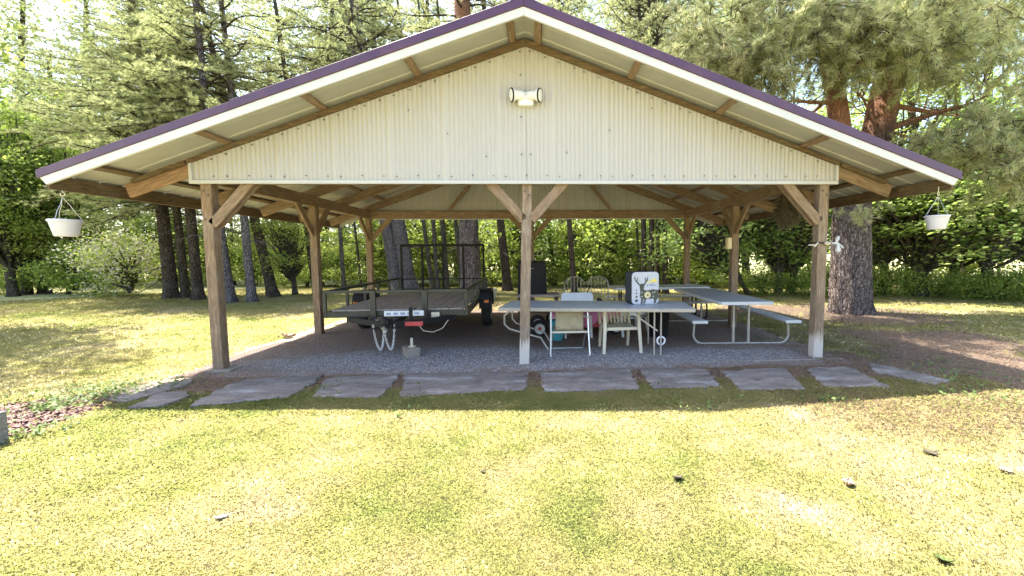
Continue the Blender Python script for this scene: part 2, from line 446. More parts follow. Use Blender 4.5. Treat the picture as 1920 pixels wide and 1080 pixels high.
# rafters, purlins, ridge
RH = 0.185
for k, y in enumerate((0.02, 1.36, 2.72, 4.05, D2+0.09)):
    for sx in (-1, 1):
        xt = 5.28
        zc = lambda x: rz(x)-0.075-RH/2/math.cos(math.atan(SL))
        timber('rafter', (sx*0.03, y, zc(0.03)), (sx*xt, y, zc(xt)), 0.045, RH, pav, 'timber_orange' if k == 0 and sx < 0 else 'timber')
timber('ridge_board', (0, -0.02, ZR-0.20), (0, YB-0.5, ZR-0.20), 0.04, 0.2, pav)
for x in (0.17, 1.42, 2.66, 3.9, 5.08):
    for sx in (-1, 1):
        o = timber('purlin', (sx*x, -RO+0.03, rz(x)-0.053), (sx*x, YB-0.04, rz(x)-0.053), 0.09, 0.04, pav,
                   'timber_dark' if x > 5 else 'timber', up=(sx*SL, 0, 1))
# roof sheets: purple above, bare metal with ribs below
for sx in (-1, 1):
    up = MB(); lo = MB()
    n = int((YB+RO)/0.3); ys = []
    prof = []
    for i in range(n+1):
        y0 = -RO+i*(YB+RO)/n
        prof += [(y0-0.022, 0.0), (y0-0.012, 0.02), (y0+0.012, 0.02), (y0+0.022, 0.0)]
    prof = [(min(max(a, -RO), YB), b) for a, b in prof]
    vs = []; vl = []
    for a, b in prof:
        for x in (0.0, ED):
            vs.append((sx*x, a, rz(x)+b)); vl.append((sx*x, a, rz(x)-0.03+b))
    fs = [(2*i, 2*i+1, 2*i+3, 2*i+2) for i in range(len(prof)-1)]
    up.add(vs, fs); lo.add(vl, fs)
    up.build('roof_panel', 'purple', pav); lo.build('roof_lining', 'soffit', pav)
    # rake trims: purple on top, white fascia beneath
    segs = [(0.0, 3.35, 0.0, 0.0), (3.35, ED+0.03, -0.012, 0.004)] if sx < 0 else [(0.0, ED+0.03, 0, 0)]
    for a, b, dz, dy in segs:
        m = MB()
        m.prism([(sx*a, rz(a)+0.03+dz), (sx*b, rz(b)+0.03+dz), (sx*b, rz(b)-0.075), (sx*a, rz(a)-0.075)], -RO-0.035+dy, -RO)
        m.prism([(sx*a, rz(a)+0.034+dz), (sx*b, rz(b)+0.034+dz), (sx*b, rz(b)+0.026+dz), (sx*a, rz(a)+0.026+dz)], -RO, -RO+0.09)
        m.build('rake_trim', 'purple', pav, 0.004)
    b = ED
    m = MB(); m.prism([(0, ZR-0.075), (sx*b, rz(b)-0.075), (sx*(b-0.06), rz(b-0.06)-0.175), (0, ZR-0.175)], -RO-0.02, -RO+0.012)
    m.build('fascia', 'trim', pav, 0.003)
    m = MB(); m.prism([(0, ZR+0.03), (sx*b, rz(b)+0.03), (sx*b, rz(b)-0.17), (0, ZR-0.17)], YB-0.01, YB+0.02)
    m.build('fascia', 'trim', pav, 0.003)
    # eave board
    timber('eave_board', (sx*(ED-0.03), -RO+0.02, rz(ED)-0.115), (sx*(ED-0.03), YB-0.03, rz(ED)-0.115), 0.04, 0.16, pav, 'timber_dark')
    # drip edge outside
    m = MB(); m.box((sx*(ED-0.002), (YB-RO)/2, rz(ED)-0.06), (0.012, YB+RO-0.03, 0.07)); m.build('drip_edge', 'trim', pav)
# ridge cap
m = MB(); m.prism([(-0.16, rz(0.16)+0.028), (0, ZR+0.04), (0.16, rz(0.16)+0.028), (0.16, rz(0.16)+0.022), (0, ZR+0.032), (-0.16, rz(0.16)+0.022)], -RO-0.04, YB+0.03)
m.build('ridge_cap', 'purple', pav)
# gables
PK, PS = 4.38, 0.352
stop = lambda x: PK-PS*abs(x)
def gable(yf, face, name='gable_panel'):
    m = MB(); per = 0.061; k = 8
    nx = int(2*GH/per*k); xs = np.linspace(-GH, GH, nx+1)
    xs = np.unique(np.concatenate([xs, [0.0]]))
    vs = []
    for x in xs:
        ph = (x/per) % 1.0
        d = 0.010-0.021*abs(math.sin(math.pi*ph))**0.8
        vs += [(x, yf+d, HG), (x, yf+d, stop(x))]
    m.add(vs, [(2*i, 2*i+1, 2*i+3, 2*i+2) for i in range(len(xs)-1)])
    # lap seams
    for q in np.arange(-4.05, 4.1, 0.735):
        q = q+0.01
        z0_, z1_ = HG+0.012, stop(q)-0.012; yb_, yt_ = yf-0.004, yf-0.017
        m.add([(q-0.034, yb_, z0_), (q-0.018, yt_, z0_), (q+0.018, yt_, z0_), (q+0.034, yb_, z0_), (q-0.034, yb_, z1_), (q-0.018, yt_, z1_), (q+0.018, yt_, z1_), (q+0.034, yb_, z1_)], [(0, 1, 5, 4), (1, 2, 6, 5), (2, 3, 7, 6)], 0)
    if face < 0:
        def scr(x, z):
            m.box((x, yf-0.012, z), (0.016, 0.012, 0.016), 1)
        for q in np.arange(-4.05, 4.1, 0.735):
            for e in (-0.08, 0.09, 0.37):
                if abs(q+e) < GH-0.05: scr(q+e, HG+0.07+0.01*math.sin(q*9+e*30))
            for e in (-0.1, 0.09, 0.3, -0.3):
                if abs(q+e) < GH-0.1: scr(q+e, stop(q+e)-0.05)
        for i in range(4):
            for sx in (-1, 1):
                x = 0.55+0.55*i; z = 2.95+0.30*i
                if z < stop(x)-0.15: scr(sx*x+0.04*i, z+0.03*sx)
        for z in (2.95, 3.45, 4.0): scr(-0.07, z); 
        scr(0.05, 2.95)
    me = m.build(name, ['siding', 'screw'], pav)
    me.data.polygons.foreach_set('use_smooth', [len(p.vertices) == 4 and i < len(xs)-1 for i, p in enumerate(me.data.polygons)])
gable(-0.035, -1)
gable(D2+T+0.03, -1)
for yf in (-0.045, D2+T+0.045):
    m = MB(); m.box((0, yf, HG-0.012), (2*GH+0.04, 0.04, 0.05)); m.build('gable_trim', 'trim', pav, 0.004)
    for sx in (-1, 1):
        m = MB(); m.box((sx*GH, yf, (HG+0.0135+stop(GH))/2), (0.04, 0.036, stop(GH)-HG-0.0135)); m.build('corner_trim', 'trim', pav, 0.004)
for sx in (-1, 1):
    f0 = lambda x: stop(x)-0.012; f1 = lambda x: rz(x)-0.077
    m = MB(); m.prism([(0.0, f0(0)), (sx*4.44, f0(4.44)), (sx*4.44, f1(4.44)), (0.0, f1(0))], -0.085, -0.046)
    m.build('gable_board', 'timber_dark', pav, 0.004)
    m = MB(); m.prism([(sx*4.465, rz(4.465)-0.077), (sx*5.15, rz(5.15)-0.077), (sx*5.15, rz(5.15)-0.13), (sx*4.465, rz(4.465)-0.13)], -0.085, -0.03)
    m.build('gable_board', 'timber_dark', pav, 0.004)
    timber('strut', (sx*2.15, D2-0.03, HB+BH+0.01), (sx*1.35, D2-0.03, 3.75), 0.04, 0.09, pav)

# flood light on the gable
fl = thing('flood_light', 'white twin head flood light mounted on the cream gable', 'flood light', (on(986, 186, -0.05)[0], -0.045, on(986, 186, -0.05)[2]))
m = MB(); m.box((0, -0.045, -0.06), (0.20, 0.09, 0.09)); m.box((0, -0.075, 0.0), (0.07, 0.05, 0.06)); m.build('mount_box', 'white', fl, 0.008, seg=2)
m = MB(); m.box((0, -0.035, 0.045), (0.30, 0.07, 0.06)); m.build('shade', 'white', fl, 0.01, seg=2)
for sx in (-1, 1):
    d = Vector((sx*0.93, -0.36, -0.12)).normalized()
    q = d.to_track_quat('Z', 'Y').to_matrix()
    m = MB(); m.lathe([(0.001, 0), (0.05, 0.0), (0.06, 0.03), (0.062, 0.10), (0.085, 0.13), (0.085, 0.165)], (0, 0, 0), 20, 0)
    m.v = [tuple(q @ Vector(p)+Vector((sx*0.04, -0.09, 0.02))) for p in m.v]
    h = m.build('lamp_head', 'white', fl, 0, True)
    m = MB(); m.lathe([(0.09, 0.150), (0.09, 0.168), (0.080, 0.169)], (0, 0, 0), 20)
    m.v = [tuple(q @ Vector(p)+Vector((sx*0.04, -0.09, 0.02))) for p in m.v]; m.build('gasket', 'black', h, 0, True)
    m = MB(); m.lathe([(0.080, 0.166), (0.05, 0.176), (0.001, 0.180)], (0, 0, 0), 20)
    m.v = [tuple(q @ Vector(p)+Vector((sx*0.04, -0.09, 0.02))) for p in m.v]; m.build('lens', 'white', h, 0, True)

# switch box on the right middle post
p = (WP-0.07, D1+0.03, on(1365, 456, D1)[2])
eb = thing('switch_box', 'small cream switch box on the side of the right middle post', 'switch box', p)
m = MB(); m.box((-0.05, 0.03, 0), (0.10, 0.10, 0.24)); m.build('case', 'cream', eb, 0.008)
m = MB(); m.box((-0.05, -0.024, 0), (0.08, 0.008, 0.20)); m.build('cover', 'cream', eb, 0.003)

# hanging planters
def planter(u, v, Y, label, R, strands):
    p = on(u, v, Y)
    t = thing('hanging_planter', label, 'planter', p, 0.4, 'hanging planters under the roof corners')
    h = R*1.35
    m = MB(); m.lathe([(0.001, 0.0), (R*0.66, 0.0), (R*0.70, 0.01), (R*0.93, h*0.86), (R*0.93, h*0.88), (R*0.89, h*0.88), (R*0.64, 0.02), (0.001, 0.02)], (0, 0, -h), 32)
    m.build('pot', 'planter', t, 0, True)
    m = MB(); m.lathe([(R*0.90, h*0.88), (R*1.0, h*0.88), (R*1.0, h*0.97), (R*0.97, h), (R*0.90, h*0.97), (R*0.89, h*0.885)], (0, 0, -h), 32)
    m.build('rim', 'planter', t, 0, True)
    m = MB(); m.lathe([(0.001, h*0.8), (R*0.9, h*0.8)], (0, 0, -h), 24); m.build('soil', 'litter', t)
    top = rz(ED)-0.20-p[2]
    hk = Vector((0, 0, top))
    for k in range(strands):
        a = 2*math.pi*k/strands+0.3
        q0 = Vector((math.cos(a)*R*0.95, math.sin(a)*R*0.95, -0.01)); q1 = hk-Vector((0, 0, 0.07))
        m = MB(); m.tube([q0.lerp(q1, i/6)+Vector((0.004*math.sin(i*2), 0, 0)) for i in range(7)], 0.0028, 5); m.build('chain', 'galv', t)
    m = MB(); m.tube([hk+Vector((0, 0, 0.06))]+[hk+Vector((0.02*math.sin(i*0.6), 0, -0.035+0.02*math.cos(i*0.6))) for i in range(10)], 0.005, 6); m.build('hook', 'rope', t)
planter(122, 412, -0.62, 'white plastic planter hanging from the left roof corner, in front of the trees', 0.145, 3)
planter(1757, 404, -0.62, 'white plastic planter hanging from the right roof corner, in front of dark shrubs', 0.135, 3)

# rag tied round the right front post
p = on(1548, 455, -0.01)
rg = thing('rag_tie', 'white rag and cord tied around the right front post', 'rag', (WP+0.02, 0.0, p[2]))
m = MB()
m.tube([(-0.10, -0.015, 0.0), (0.09, -0.018, -0.005), (0.09, 0.155, 0.0), (-0.10, 0.155, 0.005)], 0.009, 6, closed=True); m.build('cord', 'black', rg)
m = MB(); m.tube([(-0.10, -0.01, 0.0), (-0.14, -0.02, -0.04), (-0.17, -0.03, -0.06)], [0.012, 0.009, 0.005], 6); m.tube([(-0.14, -0.02, -0.035), (-0.2, -0.02, -0.03), (-0.25, -0.02, -0.035)], 0.008, 6); m.build('cord_end', 'rope', rg)
m = MB(); m.lathe([(0.001, -0.035), (0.035, -0.02), (0.045, 0.0), (0.03, 0.02), (0.001, 0.028)], (0.02, -0.04, -0.01), 12); m.build('bulb', 'ivory', rg, 0, True)
m = MB()
for (a, b, w) in (((0.10, 0, 0.0), (0.21, -0.03, -0.02), 0.03), ((0.17, -0.02, 0.0), (0.20, -0.02, 0.09), 0.035), ((0.19, -0.02, -0.01), (0.27, -0.04, -0.08), 0.02), ((0.20, -0.02, -0.03), (0.19, -0.03, -0.14), 0.05)):
    m.tube([Vector(a).lerp(Vector(b), i/4)+Vector((0, 0.006*math.sin(i*2.2), 0.004*math.cos(i*3))) for i in range(5)], [w*0.3, w*0.5, w*0.6, w*0.7, w*0.4], 6)
m.build('cloth', 'cloth', rg, 0, True)

# dry moss basket hanging on the right side
def tufts(P, n, L, Wd, up=0.0, spread=1.0, axis=None):
    """triangular blades: P (k,3) centres -> V, loops, totals, rnd"""
    k = len(P); N = k*n
    base = np.repeat(P, n, 0)
    d = rng.normal(size=(N, 3)); d /= np.linalg.norm(d, axis=1, keepdims=True)
    if axis is not None: d = d*spread+np.repeat(axis, n, 0)
    d[:, 2] += up
    d /= np.linalg.norm(d, axis=1, keepdims=True)
    sd = np.cross(d, rng.normal(size=(N, 3))); sd /= np.linalg.norm(sd, axis=1, keepdims=True)+1e-9
    ln = L*(0.6+0.8*rng.random((N, 1))); w = Wd*(0.7+0.6*rng.random((N, 1)))
    V = np.stack([base-sd*w*0.5, base+sd*w*0.5, base+d*ln], 1).reshape(-1, 3)
    return V, np.arange(N*3), np.full(N, 3)
p = on(1478, 392, 0.95)
P = rng.normal(size=(260, 3)); P /= np.linalg.norm(P, axis=1, keepdims=True); P *= np.array([0.17, 0.17, 0.30])*(0.5+0.5*rng.random((260, 1)))
V, lo, to = tufts(P, 40, 0.12, 0.010, -0.5)
mb = thing('moss_basket', 'brown dried moss basket hanging beneath the right side beam', 'hanging basket', p)
obj('moss', raw_mesh('moss', V, lo, to, ['nest'], None, np.repeat(rng.random(len(to)), 3)), mb)
m = MB(); m.lathe([(0.02, -0.26), (0.11, -0.2), (0.15, 0.0), (0.12, 0.16), (0.04, 0.25)], (0, 0, 0), 14); m.build('basket', 'timber_dark', mb, 0, True)
m = MB(); m.tube([(0, 0, 0.2), (0.01, 0, 0.35), (0, 0, HB+0.02-p[2])], 0.006, 5); m.build('hanger', 'galv', mb)

# ------------------------------------------------------------------ trailer
def wheel_mesh(parent, name, c, R, wd, rimmat, hubmat, axis='x'):
    w = MB(); w.lathe([(R*0.6, -wd/2), (R*0.93, -wd/2), (R, -wd*0.32), (R, wd*0.32), (R*0.93, wd/2), (R*0.6, wd/2)], c, 28, 0, axis)
    for k in range(28):
        a = 2*math.pi*k/28
        if axis == 'x': w.box((c[0], c[1]+R*math.cos(a), c[2]+R*math.sin(a)), (wd*0.7, 0.015*R/0.3, 0.012*R/0.3), 0, Matrix.Rotation(a, 3, 'X'))
        else: w.box((c[0]+R*math.cos(a), c[1], c[2]+R*math.sin(a)), (0.012*R/0.3, wd*0.7, 0.015*R/0.3), 0, Matrix.Rotation(-a, 3, 'Y'))
    o = w.build(name, 'rubber', parent, 0, True)
    for s_ in (-1, 1):
        r = MB(); r.lathe([(R*0.62, s_*wd*0.48), (R*0.55, s_*wd*0.40), (R*0.3, s_*wd*0.28), (R*0.2, s_*wd*0.30)], c, 20, 0, axis); r.build('rim', rimmat, o, 0, True)
        r = MB(); r.lathe([(R*0.24, s_*wd*0.27), (R*0.2, s_*wd*0.42), (R*0.001, s_*wd*0.46)], c, 14, 0, axis); r.build('hub', hubmat, o, 0, True)
    return o
cF = (at(609, 592, 0.56)+at(872, 592, 0.56))/2
Wt = 2.3; Lt = 4.25
tr = thing('utility_trailer', 'dark open utility trailer with plank deck and raised mesh ramp gate', 'trailer', (-2.23, 1.2, 0), math.radians(2.0))
hw = Wt/2; zf = 0.56; zr_ = 0.99
m = MB()
for x in (-hw, hw): m.bar((x, 0, zf+0.05), (x, Lt, zf+0.05), 0.06, 0.10)
for y in (0.03, Lt-0.03): m.bar((-hw+0.03, y, zf+0.05), (hw-0.03, y, zf+0.05), 0.06, 0.098)
for y in (1.0, 2.0, 3.0): m.bar((-hw+0.03, y, zf+0.03), (hw-0.03, y, zf+0.03), 0.05, 0.05)
m.build('frame', 'trailer', tr, 0.004)
npl = 9
for k in range(npl):
    w = (Wt-0.14)/npl; x = -hw+0.07+w*(k+0.5)
    timber('deck_plank', (x, 0.07, zf+0.10), (x, Lt-0.07, zf+0.10+0.004*math.sin(k*3)), w-0.01, 0.04, tr, 'deck', bevel=0.004)
m = MB(); m.bar((-hw-0.02, 0.0, zr_), (hw+0.02, 0.0, zr_), 0.06, 0.05); m.build('front_rail', 'trailer', tr, 0.004)
for x in (-hw, hw):
    m = MB(); m.bar((x, 0.03, zr_), (x, Lt, zr_), 0.05, 0.049); m.build('side_rail', 'trailer', tr, 0.004)
ys = [0, 0.9, 1.8, 2.6, 3.4, Lt-0.03]
for x in (-hw, hw):
    for y in ys:
        m = MB(); m.box((x, y, (zf+0.1+zr_-0.025)/2), (0.05, 0.05, zr_-0.025-zf-0.1)); m.build('rail_post', 'trailer', tr, 0.003)
for x in (-0.37, 0.47):
    m = MB(); m.box((x, -0.035, (zf-0.04+zr_)/2), (0.09, 0.05, zr_-zf+0.07)); m.build('rail_post', 'trailer', tr, 0.003)
# ramp gate, standing up at the back
gt = MB(); gz0, gz1 = zf+0.12, 1.86; yb = Lt+0.04
gt.bar((-hw+0.05, yb, gz1), (hw-0.05, yb, gz1), 0.06, 0.07); gt.bar((-hw+0.05, yb, gz0), (hw-0.05, yb, gz0), 0.045, 0.05)
for k in range(5):
    x = -hw+0.07+(Wt-0.14)*k/4
    gt.bar((x, yb, gz0), (x, yb, gz1), 0.06 if k in (0, 4) else 0.085, 0.05, 0, (1, 0, 0))
gt.bar((-hw+0.05, yb, gz0+0.28), (hw-0.05, yb, gz0+0.28), 0.03, 0.03)
gt.build('ramp_gate', 'black', tr)
# wheels and fenders
for sx in (-1, 1):
    for y in (2.25,):
        wo = wheel_mesh(tr, 'wheel', (sx*(hw+0.16), y, 0.34), 0.34, 0.2, 'galv', 'black')
    m = MB(); pts = []
    for k in range(11):
        a = math.pi*k/10; pts.append((y-0.44*math.cos(a), 0.44+0.40*min(1, math.sin(a)*1.35)))
    vs = [(sx*(hw+0.03), a, b) for a, b in pts]+[(sx*(hw+0.29), a, b) for a, b in pts]+[(sx*(hw+0.29), a, b-0.06) for a, b in pts]
    n = len(pts)
    m.add(vs, [(i, i+1, n+i+1, n+i) for i in range(n-1)]+[(n+i, n+i+1, 2*n+i+1, 2*n+i) for i in range(n-1)])
    f = m.build('fender', 'black', tr)
    md = f.modifiers.new('solid', 'SOLIDIFY'); md.thickness = 0.012
    m = MB(); m.box((sx*(hw+0.19), 1.78, 0.60), (0.10, 0.03, 0.06)); m.build('marker_light', 'amber', tr, 0.004)
    m = MB(); m.bar((sx*(hw+0.03), 1.80, 0.66), (sx*(hw+0.25), 1.80, 0.66), 0.03, 0.05); m.build('fender_bracket', 'black', tr, 0.003)
# tongue
ty = -0.82; tx = 0.12
m = MB(); m.bar((tx, ty, 0.545), (0.02, 0.4, 0.535), 0.09, 0.10); m.bar((tx+0.03, ty+0.05, 0.54), (0.95, 0.02, 0.53), 0.06, 0.085); m.bar((tx-0.03, ty+0.05, 0.54), (-0.8, 0.02, 0.53), 0.06, 0.085); m.build('tongue', 'black', tr, 0.004)
m = MB(); m.prism([(tx+0.10, 0.505), (tx+0.45, 0.505), (tx+0.45, 0.57), (tx+0.10, 0.57)], ty+0.16, ty+0.19, 0); 
o = m.build('red_reflector', 'red', tr, 0.002)
m = MB(); m.box((tx+0.08, -0.30, 0.655), (0.62, 0.03, 0.085)); m.build('label_plate', 'white', tr, 0.003)
m = MB()
for k in range(5): m.box((tx-0.16+0.11*k, -0.3165, 0.655), (0.07, 0.003, 0.035))
m.build('plate_print', 'bluegrey', tr)
m = MB(); m.lathe([(0.001, 0), (0.045, 0), (0.055, 0.05), (0.05, 0.10), (0.03, 0.13), (0.001, 0.14)], (tx-0.03, ty-0.10, 0.55), 16); m.box((tx-0.02, ty-0.03, 0.61), (0.10, 0.22, 0.07)); m.build('coupler', 'black', tr, 0.006)
m = MB(); m.lathe([(0.001, -0.03), (0.03, -0.02), (0.035, 0.02), (0.001, 0.03)], (tx-0.0, ty-0.2, 0.5), 12); m.build('coupler_pin', 'galv', tr, 0, True)
# jack on a concrete block
m = MB(); m.lathe([(0.03, 0.30), (0.03, 0.76), (0.02, 0.78), (0.001, 0.78)], (tx+0.24, ty+0.30, 0), 14); m.bar((tx+0.2, ty+0.3, 0.74), (tx+0.34, ty+0.25, 0.76), 0.02, 0.02); j = m.build('jack', 'black', tr, 0)
m = MB(); m.lathe([(0.021, 0.16), (0.021, 0.31)], (tx+0.24, ty+0.30, 0), 12); m.lathe([(0.001, 0.155), (0.06, 0.155), (0.06, 0.165), (0.02, 0.17)], (tx+0.24, ty+0.30, 0), 14); m.build('jack_foot', 'ivory', j)
# safety chains
for (dx0, dx1) in ((-0.15, 0.00), (0.0, 0.15)):
    m = MB(); n = 30
    for i in range(n):
        t = i/(n-1); x = tx-0.06+dx0+(dx1-dx0)*t; z = 0.55-0.36*(1-(2*t-1)**2)**0.8; y = ty-0.06+0.05*math.sin(t*3)
        c = Vector((x, y, z)); r = 0.020
        t2 = min(1, t+0.02); d = Vector((dx1-dx0, 0, -0.36*((1-(2*t2-1)**2)**0.8-(1-(2*t-1)**2)**0.8)/0.02 if t < 0.98 else 1)).normalized()
        sdv = Vector((0, 1, 0)) if i % 2 else Vector((0, 1, 0)).cross(d)
        m.tube([c+d*r*1.1*math.cos(a)+sdv*r*0.62*math.sin(a) for a in np.linspace(0, 2*math.pi, 9)[:-1]], 0.0055, 5, 0, True)
    m.build('safety_chain', 'galv', tr, 0, True)
m = MB(); m.box((hw-0.50, -0.07, zf+0.01), (0.14, 0.07, 0.13)); m.build('plug_box', 'ivory', tr, 0.008)
m = MB(); m.tube([(tx+0.35, ty+0.3, 0.50), (tx+0.42, ty+0.32, 0.40), (tx+0.55, ty+0.4, 0.36), (tx+0.68, ty+0.5, 0.40), (tx+0.76, ty+0.6, 0.52)], 0.006, 6); m.build('wiring', 'rope', tr)
m = MB(); m.tube([(tx-0.15, ty+0.25, 0.45), (tx-0.4, ty+0.65, 0.52)], 0.03, 8); m.build('stand_strut', 'ivory', tr)
th = math.radians(2.0)
jx = -2.23+(tx+0.24)*math.cos(th)-(ty+0.30)*math.sin(th); jy = 1.2+(tx+0.24)*math.sin(th)+(ty+0.30)*math.cos(th)
m = MB(); m.box((0, 0, 0.075), (0.21, 0.30, 0.15)); bl = m.build('concrete_block', 'concrete', None, 0.012, seg=2); bl.location = (jx-0.01, jy, 0.005); bl.rotation_euler = (0, 0, 0.5)
tag(bl, 'small concrete block beneath the trailer jack', 'block')

# ------------------------------------------------------------------ tables and chairs
def arc(c, r, a0, a1, n, plane='xz'):
    return [(c[0]+r*math.cos(a), c[1], c[2]+r*math.sin(a)) for a in np.linspace(a0, a1, n)]
def picnic(label, loc, rz_, L, dark=False):
    t = thing('picnic_table', label, 'picnic table', loc, rz_, None)
    tw = 0.88; zt = 0.77
    m = MB(); m.box((0, L/2, zt-0.02), (tw, L, 0.035)); m.build('tabletop', 'tabletop', t, 0.012, seg=2)
    m = MB()
    for y in (-0.004, L+0.004): m.box((0, y, zt-0.028), (tw-0.02, 0.02, 0.055))
    for x in (-tw/2-0.004, tw/2+0.004): m.box((x, L/2, zt-0.028), (0.02, L-0.04, 0.055))
    m.build('table_edge', 'tableedge', t, 0.004)
    bx = 0.78
    for sx in (-1, 1):
        m = MB(); m.box((sx*bx, L/2, 0.432), (0.27, L, 0.035)); b = m.build('bench', 'tabletop', t, 0.01, seg=2)
        m = MB(); m.box((sx*bx, -0.006, 0.428), (0.26, 0.02, 0.05)); m.build('bench_edge', 'tableedge', b, 0.004)
    for y in (0.22, L-0.22):
        pts = [(-bx, y, 0.41), (-bx-0.03, y, 0.32)]
        pts += arc((-bx+0.12, y, 0.18), 0.16, math.pi*0.9, math.pi*1.5, 8)
        pts += arc((bx-0.12, y, 0.18), 0.16, -math.pi*0.5, math.pi*0.1, 8)
        pts += [(bx+0.03, y, 0.32), (bx, y, 0.41)]
        m = MB(); m.tube(pts, 0.02, 8); m.build('base_loop', 'black' if dark else 'tube', t, 0, True)
        for x in (-0.13, 0.13):
            m = MB(); m.lathe([(0.019, 0.02), (0.019, zt-0.05)], (x, y, 0), 10); m.lathe([(0.024, 0.03), (0.024, 0.40)], (x, y, 0), 10); m.build('leg', 'black' if dark else 'tube', t, 0, True)
        m = MB(); m.bar((0, y, zt-0.07), (0, L/2+(0.1 if y < L/2 else -0.1), zt-0.08), 0.02, 0.02); m.build('stay', 'tube', t)
    return t
pa, pb, pc, pd = at(1345, 571, 0.75), at(1454, 565, 0.75), at(1261, 542, 0.76), at(1340, 540, 0.76)
mid0, mid1 = (pa+pb)/2, (pc+pd)/2
dirv = mid1-mid0
ang = -math.atan2(dirv[0], dirv[1])
PRINT = []
PRINT.append(('picnic', mid0, mid1, ang))
g0 = at(1390, 658, 0)
picnic('grey topped folding picnic table with its end facing the camera near the right post', (mid0[0], mid0[1], 0), ang*0.9, float(np.linalg.norm(dirv[:2])))
q0, q1 = on(1150, 536, 4.3), on(1325, 534, 4.3)
picnic('far picnic table with dark legs standing sideways behind the others', (q1[0], 4.55, 0), math.pi/2, float(q1[0]-q0[0]), True)

# long folding table with a thin legged frame
f0, f1 = at(933, 580, 0.735), at(1306, 582, 0.735)
b0, b1 = at(940, 563, 0.76), at(1264, 560, 0.76)
PRINT.append(('ftable', f0, f1, b0, b1))
fx0, fx1 = f0[0], f1[0]; fy = (f0[1]+f1[1])/2; fd = 1.05
ft = thing('folding_table', 'long grey folding table behind the centre post', 'table', ((fx0+fx1)/2, fy, 0), math.atan2(f1[1]-f0[1], f1[0]-f0[0]))
fl_ = fx1-fx0
m = MB(); m.box((0, fd/2, 0.742), (fl_, fd, 0.034)); m.build('tabletop', 'tabletop', ft, 0.012, seg=2)
m = MB(); m.box((0, -0.004, 0.732), (fl_-0.02, 0.022, 0.052)); m.box((0, fd+0.004, 0.732), (fl_-0.02, 0.022, 0.052))
for sx in (-1, 1): m.box((sx*fl_/2, fd/2, 0.732), (0.022, fd-0.03, 0.052))
m.build('table_edge', 'tanedge', ft, 0.004)
for sx, lx in ((1, fl_/2-0.58), (1, fl_/2-0.48)):
    for y in (0.12, fd-0.12):
        m = MB(); m.lathe([(0.013, 0.0), (0.013, 0.71)], (lx, y, 0), 8); m.build('leg', 'tube', ft, 0, True)
m = MB(); m.bar((fl_/2-0.95, 0.1, 0.7), (fl_/2-0.53, 0.12, 0.40), 0.02, 0.02); m.build('stay', 'tube', ft)
pts = [(-fl_/2+0.16, 0.25, 0.71), (-fl_/2+0.03, 0.25, 0.60), (-fl_/2+0.03, 0.25, 0.46), (-fl_/2+0.1, 0.28, 0.38), (-fl_/2+0.35, 0.32, 0.30), (-fl_/2+0.6, 0.38, 0.22), (-fl_/2+0.72, 0.4, 0.02)]
m = MB(); m.tube(pts, 0.016, 8); m.build('leg', 'tube', ft, 0, True)
m = MB(); m.tube([(x, fd-0.2, z) for x, y, z in pts], 0.016, 8); m.build('leg', 'tube', ft, 0, True)

# foam archery target on the table
p = at(1211, 571, 0.76)
ar = thing('archery_target', 'white faced foam archery target with a printed deer on the folding table', 'target', (p[0], p[1]+0.02, 0.7595), math.radians(10))
aw, ad, ah = 0.47, 0.30, 0.53
m = MB()
rr = 0.06
def rrect(w, h, r, n=5):
    out = []
    for cx_, cz_, a0 in ((w/2-r, r, -90), (w/2-r, h-r, 0), (-w/2+r, h-r, 90), (-w/2+r, r, 180)):
        for k in range(n+1):
            a = math.radians(a0+90*k/n); out.append((cx_+r*math.cos(a), cz_+r*math.sin(a)))
    return out
m.prism(rrect(aw, ah, rr), 0.02, ad, 0); m.build('foam_core', 'charcoal', ar, 0.01, seg=2)
m = MB(); m.prism(rrect(aw-0.004, ah-0.004, rr), 0.0, 0.05, 0); m.v = [(a, b, c+0.002) for a, b, c in m.v]; m.build('face_panel', 'foam', ar, 0.008, seg=2)
def flat(poly, y, mat, name):
    m = MB(); m.prism(poly, y-0.003, y+0.003); return m.build(name, mat, ar)
circ = lambda x, z, r, n=16: [(x+r*math.cos(2*math.pi*k/n), z+r*math.sin(2*math.pi*k/n)) for k in range(n)]
# pixel-free layout: u 0..1 left to right, v 0..1 bottom to top of the face
Uv = lambda a: [(-aw/2+u*aw, v*ah) for u, v in a]
deer = [(0.28, 0.56), (0.34, 0.60), (0.40, 0.60), (0.44, 0.56), (0.42, 0.47), (0.50, 0.43), (0.62, 0.44), (0.78, 0.46), (0.98, 0.44), (0.98, 0.16), (0.90, 0.17), (0.80, 0.18), (0.66, 0.17), (0.52, 0.17), (0.44, 0.17), (0.34, 0.16), (0.29, 0.26), (0.30, 0.40)]
flat(Uv(deer), -0.004, 'olive', 'deer_body')
flat(Uv([(0.20, 0.64), (0.30, 0.63), (0.42, 0.64), (0.50, 0.66), (0.44, 0.57), (0.38, 0.50), (0.32, 0.53), (0.27, 0.58)]), -0.006, 'olive', 'deer_head')
for poly in ([(0.22, 0.63), (0.12, 0.72), (0.10, 0.86), (0.13, 0.74), (0.25, 0.66)], [(0.48, 0.66), (0.56, 0.72), (0.58, 0.87), (0.52, 0.74), (0.44, 0.66)],
             [(0.15, 0.70), (0.19, 0.82), (0.21, 0.84), (0.18, 0.70)], [(0.53, 0.70), (0.48, 0.82), (0.46, 0.84), (0.50, 0.69)], [(0.11, 0.8), (0.07, 0.86), (0.09, 0.78)]):
    flat(Uv(poly), -0.005, 'olive', 'antler')
